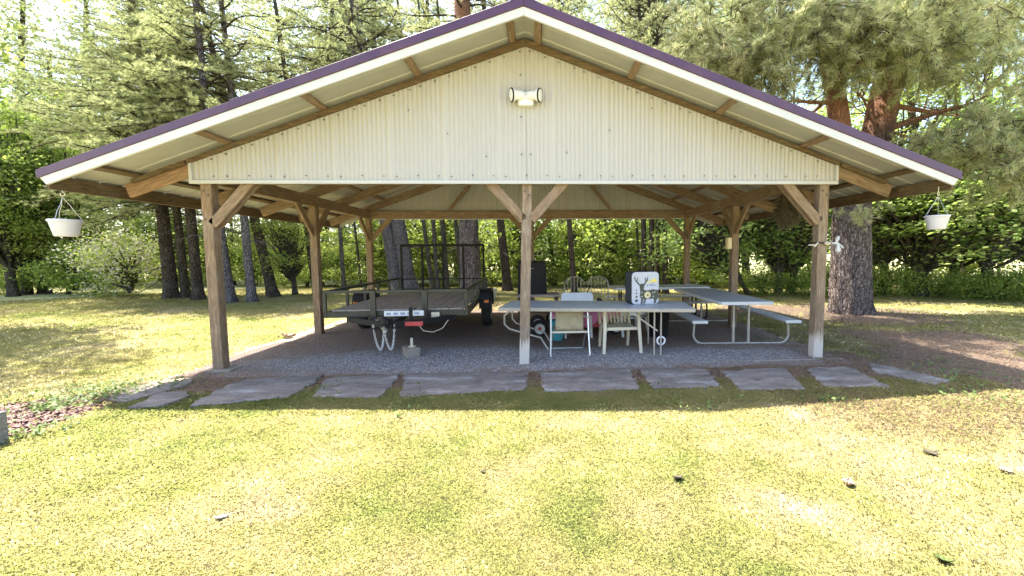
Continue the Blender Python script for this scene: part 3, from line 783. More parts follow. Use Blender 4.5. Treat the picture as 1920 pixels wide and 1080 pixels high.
for poly in ([(0.34, 0.17), (0.32, 0.02), (0.37, 0.02), (0.40, 0.17)], [(0.45, 0.17), (0.41, 0.03), (0.46, 0.03), (0.52, 0.17)], [(0.78, 0.18), (0.82, 0.12), (0.80, 0.03), (0.86, 0.03), (0.91, 0.12), (0.90, 0.18)]):
    flat(Uv(poly), -0.005, 'olive', 'deer_leg')
for v, r in ((0.45, 0.010), (0.35, 0.013), (0.245, 0.017), (0.125, 0.023)):
    flat(circ(-aw/2+0.16*aw, v*ah, r), -0.004, 'olive', 'spot')
flat(circ(0.03, 0.29*ah, 0.055, 24), -0.008, 'yellow', 'aim_ring'); flat(circ(0.03, 0.29*ah, 0.047, 24), -0.0095, 'foam', 'aim_ring'); flat(circ(0.03, 0.29*ah, 0.031, 20), -0.011, 'yellow', 'bullseye'); flat(circ(0.03, 0.29*ah, 0.016, 16), -0.0125, 'olive', 'bullseye')
flat(circ(0.03, 0.585*ah, 0.009), -0.004, 'olive', 'spot')
for u, v in ((0.36, 0.37), (0.36, 0.25), (0.76, 0.36), (0.78, 0.24), (0.83, 0.38)): flat(circ(-aw/2+u*aw, v*ah, 0.010), -0.0075, 'foam', 'spot')
flat(Uv([(0.52, 0.68), (0.60, 0.72), (0.66, 0.70), (0.72, 0.76), (0.80, 0.80), (0.86, 0.77), (0.92, 0.70), (0.93, 0.67), (0.75, 0.68)]), -0.004, 'yellow', 'logo_mark')
flat(Uv([(0.64, 0.63), (0.80, 0.645), (0.80, 0.62), (0.64, 0.61)]), -0.004, 'bluegrey', 'print_line'); flat(Uv([(0.62, 0.595), (0.90, 0.595), (0.90, 0.565), (0.62, 0.565)]), -0.004, 'bluegrey', 'print_line')
m = MB(); m.tube([(-0.08, ad*0.5, ah-0.003), (-0.06, ad*0.5, ah+0.02), (0.06, ad*0.5, ah+0.02), (0.08, ad*0.5, ah-0.003)], 0.010, 6); m.build('carry_handle', 'black', ar, 0, True)

# folding lawn chair under the table edge
p0, p1 = at(1032, 669, 0), at(1107, 671, 0)
lc = thing('lawn_chair', 'folding lawn chair with tan sling back and bare metal frame', 'chair', (p0+p1)/2, 0.0)
w = (p1[0]-p0[0])/2
fr = MB()
for sx in (-1, 1): fr.tube([(sx*w*0.95, 0.14, 0.70), (sx*w*0.96, 0.10, 0.45), (sx*w*0.98, 0.03, 0.18), (sx*w, 0.0, 0.03)], 0.0125, 8)
fr.tube([(-w, 0.0, 0.03), (-w*0.9, -0.01, 0.012), (w*0.9, -0.01, 0.012), (w, 0, 0.03)], 0.0125, 8)
fr.build('frame', 'alu', lc, 0, True)
m = MB()
for sx in (-1, 1): m.tube([(sx*w*0.86, 0.12, 0.36), (sx*w*0.86, 0.42, 0.2), (sx*w*0.86, 0.55, 0.02)], 0.0115, 8)
m.tube([(-w*0.86, 0.55, 0.02), (w*0.86, 0.55, 0.02)], 0.0115, 8); m.build('rear_legs', 'alu', lc, 0, True)
lc.children[-1].name = 'rear_leg_loop'
m = MB(); m.tube([(-w*0.97, 0.085, 0.375), (w*0.97, 0.085, 0.375)], 0.017, 8); m.build('seat_bar', 'ivory', lc, 0, True)
m = MB(); n = 6
vs = []
for i in range(n+1):
    for k in range(7):
        u = -1+2*k/6
        vs.append((u*w*0.72, 0.12+0.05*i/n+0.03*(1-u*u), 0.40+0.32*i/n))
m.add(vs, [(i*7+k, i*7+k+1, (i+1)*7+k+1, (i+1)*7+k) for i in range(n) for k in range(6)])
o = m.build('sling_back', 'tan', lc, 0, True); md = o.modifiers.new('solid', 'SOLIDIFY'); md.thickness = 0.012
m = MB(); m.box((0, 0.33, 0.385), (w*1.6, 0.44, 0.014)); m.build('seat', 'tan', lc, 0.005)
for sx in (-1, 1):
    m = MB(); m.box((sx*w*0.95, 0.25, 0.60), (0.045, 0.36, 0.025)); m.build('armrest', 'ivory', lc, 0.008)

# stackable plastic chairs
def plastic_chair(label, loc, rz_, mat, group=None, s=1.0, bs=1.0):
    t = thing('plastic_chair', label, 'chair', loc, rz_, group); t.scale = (s, s, s)
    w = 0.25
    m = MB(); vs = []
    for i in range(6):
        for k in range(6):
            u, v = -1+2*k/5, i/5
            vs.append((u*w, 0.02+0.44*v, 0.43-0.02*math.sin(v*math.pi)-0.012*(1-u*u)))
    m.add(vs, [(i*6+k, i*6+k+1, (i+1)*6+k+1, (i+1)*6+k) for i in range(5) for k in range(5)])
    o = m.build('seat', mat, t, 0, True); o.modifiers.new('solid', 'SOLIDIFY').thickness = 0.02
    m = MB(); m.box((0, 0.015, 0.405), (2*w, 0.022, 0.05)); m.build('seat_rim', mat, t, 0.008)
    for sx in (-1, 1):
        m = MB(); m.tube([(sx*0.275, 0.03, 0.66), (sx*0.275, 0.0, 0.45), (sx*0.30, -0.035, 0.0)], [0.026, 0.03, 0.026], 8); m.build('leg', mat, t, 0, True)
        m = MB(); m.tube([(sx*0.235, 0.45, 0.43), (sx*0.245, 0.55, 0.0)], [0.03, 0.024], 8); m.build('leg', mat, t, 0, True)
        m = MB(); m.tube([(sx*0.275, 0.0, 0.66), (sx*0.285, 0.2, 0.67), (sx*0.27, 0.46, 0.66)], [0.028, 0.03, 0.025], 8); m.build('armrest', mat, t, 0, True)
    bk = MB()
    for k in range(7):
        x = -0.18+0.06*k; bk.bar((x, 0.46, 0.44), (x*1.05, 0.60, 0.82), 0.034, 0.014, 0, (0, 1, 0))
    top = [(x, 0.60+0.02*(1-(x/0.25)**2), 0.80+0.09*(1-(x/0.26)**2)**0.5) for x in np.linspace(-0.25, 0.25, 9)]
    bk.tube(top, [0.03]+[0.045]*7+[0.03], 8)
    for sx in (-1, 1): bk.tube([(sx*0.25, 0.46, 0.42), (sx*0.25, 0.60, 0.80)], 0.026, 8)
    bk.v = [(x_, y_, 0.42+(z_-0.42)*bs) for x_, y_, z_ in bk.v]
    bk.build('backrest', mat, t, 0, True)
    return t
p = (at(1128, 663, 0)+at(1208, 668, 0))/2
plastic_chair('ivory slatted plastic chair pushed in below the folding table', (p[0], p[1]+0.04, 0), 0.06, 'ivory', bs=0.6)
p = at(1081, 610, 0)
plastic_chair('white plastic chair with square back beyond the folding table', (on(1082, 550, 1.95)[0], 2.3, 0), math.pi, 'white')
def whiteback(u0, u1, v0, Y, name, label, rnd_):
    a, b = on(u0, v0, Y), on(u1, v0, Y)
    return a, b
a, b = on(1052, 549, 2.0), on(1112, 549, 2.0)
t = bpy.data.objects['plastic_chair.001']
for c in t.children:
    if c.name.startswith('backrest'): bkc = c
wv = (b[0]-a[0])/2
m = MB(); m.prism([(-wv+0.03, a[2]), (wv-0.03, a[2]), (wv, a[2]-0.05), (wv*1.02, 0.5), (-wv*1.02, 0.5), (-wv, a[2]-0.05)], -0.015, 0.015)
o = m.build('back_panel', 'white', t, 0.01, seg=2); o.location = (0, 0.0, 0); o.matrix_local = Matrix.Rotation(math.pi, 4, 'Z') @ Matrix.Translation((0, -0.32, 0))
bpy.data.objects.remove(bkc)
t.location = ((a[0]+b[0])/2, 2.32, 0)
c2 = plastic_chair('white plastic chair with rounded back, partly hidden by the archery target', (on(1175, 553, 2.0)[0], 2.4, 0), math.pi+0.3, 'white')
c2.scale = (1.15, 1.0, 0.86)
for c in list(c2.children):
    if c.name.startswith('backrest'):
        m = MB(); pr = [(0.30*math.cos(a), 0.48+0.40*math.sin(a)) for a in np.linspace(0, math.pi, 14)]
        m.prism([(x, z) for x, z in pr], 0.52, 0.55); m.build('back_panel', 'white', c2, 0.01, seg=2)
        bpy.data.objects.remove(c)

# pink ride-on toy car under the table
p = at(1012, 634, 0)
rc = thing('ride_on_car', 'pink toy ride-on car with red hubbed wheels under the table', 'toy car', (1.05, p[1]+0.12, 0), 0.05)
cx0 = p[0]-1.05
m = MB(); body = [(-0.62, 0.20), (-0.66, 0.34), (-0.55, 0.46), (-0.2, 0.50), (-0.10, 0.44), (0.25, 0.44), (0.38, 0.60), (0.70, 0.60), (0.80, 0.45), (0.80, 0.20), (0.6, 0.14), (-0.4, 0.14)]
m.prism(body, 0.12, 0.62); m.build('body', 'pink', rc, 0.03, seg=2)
m = MB(); m.prism([(-0.55, 0.22), (-0.60, 0.36), (-0.3, 0.40), (-0.2, 0.22)], 0.09, 0.13); m.build('side_panel', 'white', rc, 0.008)
m = MB(); m.prism([(0.15, 0.16), (0.3, 0.30), (0.62, 0.30), (0.72, 0.16)], 0.09, 0.13); m.build('sill', 'red', rc, 0.008)
for x in (cx0, 0.62):
    for y in (0.04, 0.68): wheel_mesh(rc, 'wheel', (x, y, 0.165), 0.165, 0.11, 'white', 'red', 'y')
m = MB(); m.tube([(-0.2, 0.36, 0.46), (-0.05, 0.36, 0.62)], 0.012, 6); m.tube([(-0.05+0.04*math.cos(a), 0.36+0.12*math.sin(a), 0.62+0.08*math.cos(a)) for a in np.linspace(0, 2*math.pi, 15)[:-1]], 0.014, 6, 0, True); m.build('steering_wheel', 'black', rc, 0, True)
m = MB(); m.box((0.22, 0.37, 0.48), (0.24, 0.34, 0.06)); m.box((0.36, 0.37, 0.58), (0.06, 0.34, 0.22)); m.build('seat', 'black', rc, 0.02)
# black storage bin and teal bucket
p = at(1243, 640, 0)
bn = thing('storage_bin', 'black plastic bin standing behind the table legs', 'bin', (p[0]+0.02, p[1]+0.35, 0))
m = MB(); m.lathe([(0.001, 0.01), (0.17, 0.0), (0.2, 0.48), (0.215, 0.50), (0.20, 0.52), (0.19, 0.5), (0.16, 0.03), (0.001, 0.02)], (0, 0, 0), 24); m.build('tub', 'black', bn, 0, True)
m = MB(); m.lathe([(0.215, 0.50), (0.225, 0.52), (0.15, 0.55), (0.001, 0.56)], (0, 0, 0), 24); m.build('lid', 'black', bn, 0, True)
bk = thing('bucket', 'teal plastic bucket beside the lawn chair', 'bucket', (at(1047, 640, 0)[0]-0.02, at(1047, 640, 0)[1]+0.05, 0))
m = MB(); m.lathe([(0.001, 0.01), (0.10, 0.0), (0.135, 0.36), (0.15, 0.37), (0.145, 0.385), (0.13, 0.37), (0.095, 0.02), (0.001, 0.02)], (0, 0, 0), 22); m.build('pail', 'teal', bk, 0, True)
m = MB(); m.tube([(0.145*math.cos(a), 0.02, 0.37+0.10*math.sin(a)) for a in np.linspace(0, math.pi, 9)], 0.004, 5); m.build('handle', 'galv', bk, 0, True)
# white ring on a stake
p = at(1239, 668, 0)
rs = thing('ring_stake', 'white ring on a short black stake beside the table legs', 'stake', p)
m = MB(); m.tube([(0, 0, -0.03), (0.004, 0, 0.19)], 0.012, 8); m.build('stake', 'black', rs, 0, True)
m = MB(); m.tube([(0.06*math.cos(a), 0, 0.245+0.06*math.sin(a)) for a in np.linspace(0, 2*math.pi, 21)[:-1]], 0.014, 8, 0, True); m.build('ring', 'white', rs, 0, True)

# black box on a low brown bench, behind the centre post
p0, p1 = on(968, 545, 3.3), on(1050, 552, 3.3)
bt = thing('work_bench', 'low brown wooden bench behind the centre post', 'bench', ((p0[0]+p1[0])/2, 3.3, 0))
zb = 0.70
m = MB(); m.box((0, 0.28, zb-0.02), (p1[0]-p0[0], 0.75, 0.045)); m.build('bench_top', 'deck', bt, 0.006)
for sx in (-1, 1):
    for y in (0.0, 0.56):
        m = MB(); m.box((sx*(p1[0]-p0[0]-0.12)/2, y, (zb-0.043)/2), (0.06, 0.06, zb-0.043)); m.build('leg', 'timber_dark', bt, 0.004)
m = MB(); m.box((0, 0.28, 0.3), (p1[0]-p0[0]-0.1, 0.5, 0.03)); m.build('shelf', 'timber_dark', bt, 0.004)
q0, q1 = on(971, 492, 3.5), on(1023, 492, 3.5)
bx = thing('smoker_box', 'tall black metal smoker box standing on the low brown bench', 'smoker', ((q0[0]+q1[0])/2, 3.5, zb+0.0035))
hh = q0[2]-zb; ww = q1[0]-q0[0]
m = MB(); m.prism([(-ww/2-0.01, 0), (ww/2+0.03, 0), (ww/2, hh), (-ww/2, hh)], 0, 0.42); m.build('body', 'black', bx, 0.015, seg=2)
m = MB(); m.box((0, -0.012, hh*0.45), (ww-0.08, 0.02, hh*0.78)); d = m.build('door', 'black', bx, 0.006)
m = MB(); m.tube([(-0.05, -0.03, hh*0.80), (-0.05, -0.05, hh*0.80), (0.05, -0.05, hh*0.80), (0.05, -0.03, hh*0.80)], 0.008, 6); m.build('handle', 'galv', d, 0, True)
m = MB(); m.box((0, 0.2, hh+0.012), (ww+0.02, 0.44, 0.025)); m.build('lid', 'black', bx, 0.006)

# arched metal bed frame / headboard
q0, q1 = on(1056, 519, 4.1), on(1142, 519, 4.1)
hb = thing('arched_headboard', 'rusty double arched metal headboard leaning behind the chairs', 'headboard', ((q0[0]+q1[0])/2, 4.1, 0))
wd = (q1[0]-q0[0])/2; zt = q0[2]
for sx in (-1, 1):
    m = MB(); c = sx*wd*0.52; r = wd*0.44
    m.tube([(c-r, 0, 0.0), (c-r, 0, zt-r*0.8)]+[(c-r*math.cos(a), 0, zt-r*0.8+r*0.8*math.sin(a)) for a in np.linspace(0, math.pi, 12)]+[(c+r, 0, zt-r*0.8), (c+r, 0, 0)], 0.014, 6); m.build('arch', 'tube', hb, 0, True)
    for k in range(5):
        x = c-r+2*r*(k+1)/6; h_ = zt-r*0.8+r*0.8*math.sqrt(max(0, 1-((x-c)/r)**2))
        m = MB(); m.tube([(x, 0, 0.45), (x, 0, h_-0.005)], 0.009, 6); m.build('bar', 'tube', hb, 0, True)
m = MB(); m.bar((-wd, 0, 0.45), (wd, 0, 0.45), 0.03, 0.03); m.build('cross_rail', 'tube', hb)
# push mower with black handle
p = on(1060, 540, 3.7)
pm = thing('push_mower', 'old black push mower with a bent handle next to the headboard', 'mower', (p[0], 3.7, 0), 0.5)
m = MB(); m.prism([(-0.28, 0.14), (-0.22, 0.28), (0.2, 0.30), (0.3, 0.16)], -0.25, 0.25); m.build('deck', 'black', pm, 0.02)
for x in (-0.24, 0.24):
    for y in (-0.28, 0.28): wheel_mesh(pm, 'wheel', (x, y, 0.11), 0.11, 0.05, 'galv', 'black', 'y')
m = MB(); m.lathe([(0.10, 0.29), (0.12, 0.36), (0.10, 0.44), (0.001, 0.47)], (0, 0, 0), 16); m.build('engine', 'black', pm, 0, True)
m = MB()
m.tube([(0.2, -0.22, 0.26), (0.5, -0.22, 0.78), (0.58, -0.18, 0.83), (0.58, 0.18, 0.83), (0.5, 0.22, 0.78), (0.2, 0.22, 0.26)], 0.013, 7); m.build('handle', 'black', pm, 0, True)
# grey tub behind the trailer wheel
p = at(918, 562, 0)
gb = thing('grey_tub', 'round grey plastic tub on the grass behind the trailer wheel', 'tub', p)
m = MB(); m.lathe([(0.001, 0.0), (0.2, 0.0), (0.26, 0.34), (0.285, 0.36), (0.28, 0.38), (0.25, 0.36), (0.19, 0.02), (0.001, 0.02)], (0, 0, 0), 24); m.build('shell', 'tabletop', gb, 0, True)
m = MB(); m.tube([(0.28*math.cos(a), -0.05, 0.36+0.06*math.sin(a)) for a in np.linspace(0, math.pi, 9)], 0.01, 6); m.build('handle', 'black', gb, 0, True)
# ------------------------------------------------------------------ ground zones
def vnoise(x, y, sc, seed):
    r = np.random.default_rng(seed); G = r.random((256, 256))
    u, v = x/sc+100.3, y/sc+77.7
    i, j = np.floor(u).astype(int), np.floor(v).astype(int); a, b = u-i, v-j
    a, b = a*a*(3-2*a), b*b*(3-2*b)
    g = lambda p, q: G[p % 256, q % 256]
    return g(i, j)*(1-a)*(1-b)+g(i+1, j)*a*(1-b)+g(i, j+1)*(1-a)*b+g(i+1, j+1)*a*b
def fbm(x, y, sc, seed, o=4):
    t, a, n = 0, 1.0, 0
    for k in range(o): t = t+a*vnoise(x, y, sc/2**k, seed+k); n += a; a *= 0.55
    return t/n
def sm(x, a, b):
    t = np.clip((x-a)/(b-a), 0, 1); return t*t*(3-2*t)
def segd(x, y, a, b):
    a, b = np.array(a[:2]), np.array(b[:2]); d = b-a; t = np.clip(((x-a[0])*d[0]+(y-a[1])*d[1])/d.dot(d), 0, 1)
    return np.hypot(x-a[0]-t*d[0], y-a[1]-t*d[1])
def inpoly(x, y, P):
    c = np.zeros(x.shape, bool); n = len(P)
    for i in range(n):
        (x0, y0), (x1, y1) = P[i][:2], P[(i+1) % n][:2]
        if y0 == y1: continue
        c ^= ((y0 > y) != (y1 > y)) & (x < (x1-x0)*(y-y0)/(y1-y0)+x0)
    return c
SLABS = [[(248, 763), (303, 736), (350, 733), (354, 741), (312, 757)],
         [(206, 746), (268, 725), (348, 711), (362, 715), (332, 727), (240, 751)],
         [(366, 757), (432, 721), (473, 710), (597, 704), (583, 717), (537, 743)],
         [(590, 742), (621, 707), (745, 702), (733, 720), (708, 744)],
         [(760, 741), (769, 700), (981, 699), (977, 730)],
         [(1027, 732), (1019, 699), (1175, 692), (1192, 728)],
         [(1227, 726), (1203, 691), (1320, 692), (1348, 723)],
         [(1390, 728), (1360, 696), (1466, 689), (1507, 727)],
         [(1549, 722), (1515, 690), (1590, 688), (1662, 724)],
         [(1627, 680), (1697, 693), (1782, 713), (1747, 718), (1647, 697)]]
SLW = [[at(u, v, 0.03) for u, v in s] for s in SLABS]
SLW = [[np.array(s).mean(0)+(p-np.array(s).mean(0))*np.array([1.085, 1.07, 1]) for p in s] for s in SLW]
mul_c = at(30, 795); strip_a, strip_b, strip_c = at(300, 722), at(470, 662), at(606, 612)
nd = [at(1420, 580), at(1600, 592), at(1760, 640), at(1850, 690), at(1700, 728), at(1540, 690)]
def zones(x, y):
    n1, n2 = fbm(x, y, 1.1, 3)-0.5, fbm(x, y, 0.35, 9)-0.5
    w = n1*0.9+n2*0.5
    pad = sm(np.minimum(np.minimum(x+4.55, 4.75-x), np.minimum(y+0.98, 6.2-y))+w*0.7, -0.05, 0.22)
    nee = np.zeros_like(x)
    for i, p in enumerate(nd):
        nee = np.maximum(nee, 1-sm(np.hypot(x-p[0], (y-p[1]))+w*1.3, 0.9, 2.0))
    nee = np.maximum(nee, 0.9*(1-sm(np.hypot(x-8.1, y-4.3)+w*2, 1.6, 3.2)))
    nee = np.maximum(nee, (1-sm(np.minimum(segd(x, y, at(215, 742), at(420, 696)), 9)+w*0.7, 0.12, 0.42)))
    nee = np.maximum(nee, 0.8*(1-sm(np.maximum(np.abs(x-0.5)-4.6, np.abs(y-6.5)-0.9)+w*1.5, 0.0, 0.8)))
    strip = 1-sm(np.minimum(segd(x, y, strip_a, strip_b), segd(x, y, strip_b, strip_c))+w*0.35, 0.08, 0.26)
    mul = 1-sm(np.hypot((x-mul_c[0]+0.35)/1.0, (y-mul_c[1]-0.1)/0.95)+w*0.45, 0.55, 0.9)
    return pad, nee, strip, mul
def dryness(x, y):
    d = 0.5+0.9*(0.55*fbm(x, y, 1.4, 21)+0.45*fbm(x, y, 0.45, 31)-0.5)+0.02
    for (u, v, r) in ((1290, 925, 0.22), (1420, 925, 0.28), (1520, 955, 0.18), (1890, 880, 0.2), (430, 965, 0.3), (1560, 1000, 0.25), (650, 1040, 0.3), (1000, 870, .3)):
        p = at(u, v); d = d+0.17*np.exp(-((x-p[0])**2/2.2+(y-p[1])**2*1.3)/r**2)*np.clip(2.4*fbm(x, y, 0.3, 88)-0.7, 0, 0.9)
    return d
def ground_z(x, y):
    return 0.02*(fbm(x, y, 1.7, 55)-0.5)+0.012*(fbm(x, y, 0.4, 65)-0.5)

gx = np.concatenate([[-400, -200, -100, -60, -40], np.arange(-30, -12, 0.8), np.arange(-12, 13, 0.07), np.arange(13, 30, 0.8), [40, 60, 100, 200, 400]])
gy = np.concatenate([[-200, -100, -50, -25, -12, -8], np.arange(-6, 8.6, 0.07), np.arange(8.8, 30, 0.8), [40, 60, 100, 200, 500]])
X, Y = np.meshgrid(gx, gy); X, Y = X.ravel(), Y.ravel()
Z = ground_z(X, Y)
inpad = ((np.abs(X) < 5.0) & (Y > -1.2) & (Y < 6.5)); Z = np.where(inpad, Z*0.3, Z)
nx_, ny_ = len(gx), len(gy)
ii, jj = np.meshgrid(np.arange(nx_-1), np.arange(ny_-1)); b_ = (jj*nx_+ii).ravel()
loops = np.stack([b_, b_+1, b_+nx_+1, b_+nx_], 1).ravel()
me = raw_mesh('ground', np.stack([X, Y, Z], 1), loops, np.full(len(b_), 4), [], smooth=True)
pad, nee, strip, mul = zones(X, Y)
for nme, arr in (('needles', np.maximum(nee*0.95, pad*0.9)), ('strip', strip), ('mulch', mul), ('dry', dryness(X, Y))):
    a = me.attributes.new(nme, 'FLOAT', 'POINT'); a.data.foreach_set('value', arr.astype(np.float32))
s = NT('lawn_soil')
P1 = s.pos()
n1 = s.noise(P1, 14, 5, 0.65); n2 = s.noise(P1, 90, 4, 0.7); n3 = s.noise(P1, 3, 4, 0.6)
lawn = s.ramp(s.math('ADD', s.math('MULTIPLY', s.attr('dry'), 0.55), s.math('MULTIPLY', n2, 0.45)), [(0.30, (0.30, 0.33, 0.10)), (0.45, (0.48, 0.45, 0.19)), (0.58, (0.58, 0.52, 0.30)), (0.75, (0.62, 0.56, 0.44))])
need = s.ramp(s.math('ADD', s.math('MULTIPLY', n2, 0.6), s.math('MULTIPLY', n1, 0.4)), [(0.33, (0.07, 0.05, 0.037)), (0.5, (0.165, 0.12, 0.09)), (0.7, (0.30, 0.225, 0.165))])
dirt = s.ramp(n2, [(0.3, (0.34, 0.26, 0.2)), (0.7, (0.58, 0.48, 0.4))])
mulc = s.ramp(s.math('ADD', s.math('MULTIPLY', n2, 0.6), s.math('MULTIPLY', n1, 0.4)), [(0.35, (0.12, 0.065, 0.052)), (0.5, (0.29, 0.17, 0.14)), (0.68, (0.47, 0.33, 0.28))])
def edge(a): return s.ramp(s.math('ADD', s.attr(a), s.math('MULTIPLY', s.math('SUBTRACT', n1, 0.5), 0.9)), [(0.38, 0.0), (0.62, 1.0)])
c = s.mix(edge('needles'), lawn, need); c = s.mix(edge('strip'), c, dirt); c = s.mix(edge('mulch'), c, mulc)
s.bump(s.math('ADD', n2, n1), 0.35, 0.015)
me.materials.append(s.set(c, 0.95, 0, 0.1))
structure(obj('ground', me))

# gravel floor under the roof
s = NT('blue_grey_gravel')
P1 = s.pos()
vo = s.vor(P1, 55); vc = s.vor(P1, 55, 'Color'); sepc = s.n('SeparateColor'); s.l(vc, sepc.inputs[0])
n1 = s.noise(P1, 2.2, 5, 0.6); n2 = s.noise(P1, 60, 4, 0.7); n3 = s.noise(P1, 9, 4, 0.65)
gr = s.ramp(sepc.outputs[0], [(0.0, (0.12, 0.118, 0.13)), (0.5, (0.255, 0.233, 0.222)), (0.85, (0.38, 0.352, 0.338)), (1.0, (0.55, 0.52, 0.50))])
ned = s.ramp(n2, [(0.35, (0.10, 0.072, 0.058)), (0.5, (0.22, 0.165, 0.135)), (0.68, (0.38, 0.30, 0.24))])
gfac = s.ramp(s.math('ADD', s.math('MULTIPLY', s.attr('grey'), 0.8), s.math('MULTIPLY', s.math('SUBTRACT', s.math('ADD', s.math('MULTIPLY', n1, 0.6), s.math('MULTIPLY', n3, 0.4)), 0.5), 1.3)), [(0.30, 0.0), (0.62, 1.0)])
c = s.mix(gfac, ned, gr)
s.bump(s.math('ADD', s.math('MULTIPLY', vo, -1.0), n2), 0.8, 0.02)
gmat = s.set(c, 0.95, 0, 0.15)
gx2, gy2 = np.arange(-4.75, 5.0, 0.08), np.arange(-0.42, 6.3, 0.08)
X, Y = np.meshgrid(gx2, gy2); sh = X.shape; X, Y = X.ravel(), Y.ravel()
pd_ = np.minimum(np.minimum(X+4.5+0.22*(Y < 2), 4.75-X), np.minimum(Y+0.30, 6.1-Y))+(fbm(X, Y, 0.7, 5)-0.5)*0.45
Z = ground_z(X, Y)*0.3+0.022*sm(pd_, -0.05, 0.25)-0.02*(1-sm(pd_, -0.2, 0.0))
nx_, ny_ = sh[1], sh[0]
ii, jj = np.meshgrid(np.arange(nx_-1), np.arange(ny_-1)); b_ = (jj*nx_+ii).ravel()
loops = np.stack([b_, b_+1, b_+nx_+1, b_+nx_], 1).ravel()
me = raw_mesh('gravel_floor', np.stack([X, Y, Z], 1), loops, np.full(len(b_), 4), [], smooth=True)
grey = np.exp(-((X+1.2)**2/9.0+(Y-0.55)**2/0.7))+np.exp(-((X-2.6)**2/3.0+(Y-0.35)**2/0.25))*0.9+0.2*(Y < 0.6)
a = me.attributes.new('grey', 'FLOAT', 'POINT'); a.data.foreach_set('value', np.clip(grey, 0, 1).astype(np.float32))
me.materials.append(gmat)
structure(obj('gravel_floor', me))
m = MB()
m.bar((-1.6, -0.075, 0.014), (4.6, -0.075, 0.014), 0.035, 0.02); 
structure(m.build('concrete_sill', 'concrete', None, 0.008))

# stone slabs
s = NT('slab_stone')
v = s.coord('Object', (1, 1, 1), True)
n1 = s.noise(s.coord('Object', (1.0, 2.4, 1), True), 2.6, 7, 0.7, 0.6); n2 = s.noise(v, 45, 4, 0.7)
c = s.ramp(n1, [(0.32, (0.09, 0.079, 0.072)), (0.45, (0.16, 0.141, 0.127)), (0.58, (0.215, 0.188, 0.167)), (0.75, (0.33, 0.30, 0.275))])
c = s.mix(s.ramp(n2, [(0.35, 0.5), (0.6, 0.0)]), c, (0.10, 0.085, 0.075))
lich = s.noise(s.coord('Object', (0.8, 2.2, 1), True), 2.4, 5, 0.7)
c = s.mix(s.ramp(lich, [(0.55, 0.0), (0.68, 0.75)]), c, (0.33, 0.325, 0.32))
s.bump(s.math('ADD', n1, s.math('MULTIPLY', n2, 0.3)), 0.5, 0.02)
MAT['slab'] = s.set(c, 0.9, 0, 0.2)
slab_labels = ['small half buried stone slab at the far left end of the row, nearest the lawn', 'long narrow stone slab left of the left front post, half covered by needles',
               'stone slab in front of the left front post', 'stone slab between the left front post and the trailer jack', 'longest stone slab, left of the centre post',
               'stone slab right of the centre post, in front of the lawn chair', 'stone slab in front of the ivory plastic chair and ring stake', 'rough grey stone slab in front of the picnic table bench',
               'stone slab in front of the right front post', 'sunken stone slab at the far right end of the row']
for P, lb in zip(SLW, slab_labels):
    pts = []
    n = len(P)
    for i in range(n):
        a, b = P[i], P[(i+1) % n]; k = max(2, int(np.linalg.norm(b-a)/0.07))
        for t in range(k):
            q = a+(b-a)*t/k
            j = 0.010
            pts.append((q[0]+rng.normal()*j*0.7+0.018*math.sin(q[1]*23+q[0]*17), q[1]+rng.normal()*j*0.6+0.016*math.sin(q[0]*19+3)))
    c0 = np.mean(np.array(pts), 0)
    bm = bmesh.new()
    top = [bm.verts.new((x-c0[0], y-c0[1], 0.020+0.004*rng.normal()*0.4)) for x, y in pts]
    inn = [bm.verts.new(((x-c0[0])*0.975, (y-c0[1])*0.95, 0.032+0.003*rng.normal())) for x, y in pts]
    bot = [bm.verts.new((x-c0[0], y-c0[1], -0.04)) for x, y in pts]
    for i in range(len(pts)):
        j = (i+1) % len(pts)
        bm.faces.new((top[i], top[j], inn[j], inn[i])); bm.faces.new((bot[i], bot[j], top[j], top[i]))
    bm.faces.new(inn)
    bmesh.ops.recalc_face_normals(bm, faces=bm.faces)
    me = bpy.data.meshes.new('paving_slab'); bm.to_mesh(me); bm.free(); me.materials.append(MAT['slab'])
    o = obj('paving_slab', me, None, (c0[0], c0[1], 0.0)); tag(o, lb, 'paving slab', 'row of stone slabs in front of the pavilion')
# concrete footing beneath the left front post
m = MB(); m.box((0, 0, 0.012), (0.34, 0.26, 0.05)); o = m.build('footing_pad', 'concrete', None, 0.008); o.location = (-WP+0.05, 0.04, 0.005); tag(o, 'flat concrete pad beneath the left front post', 'footing')

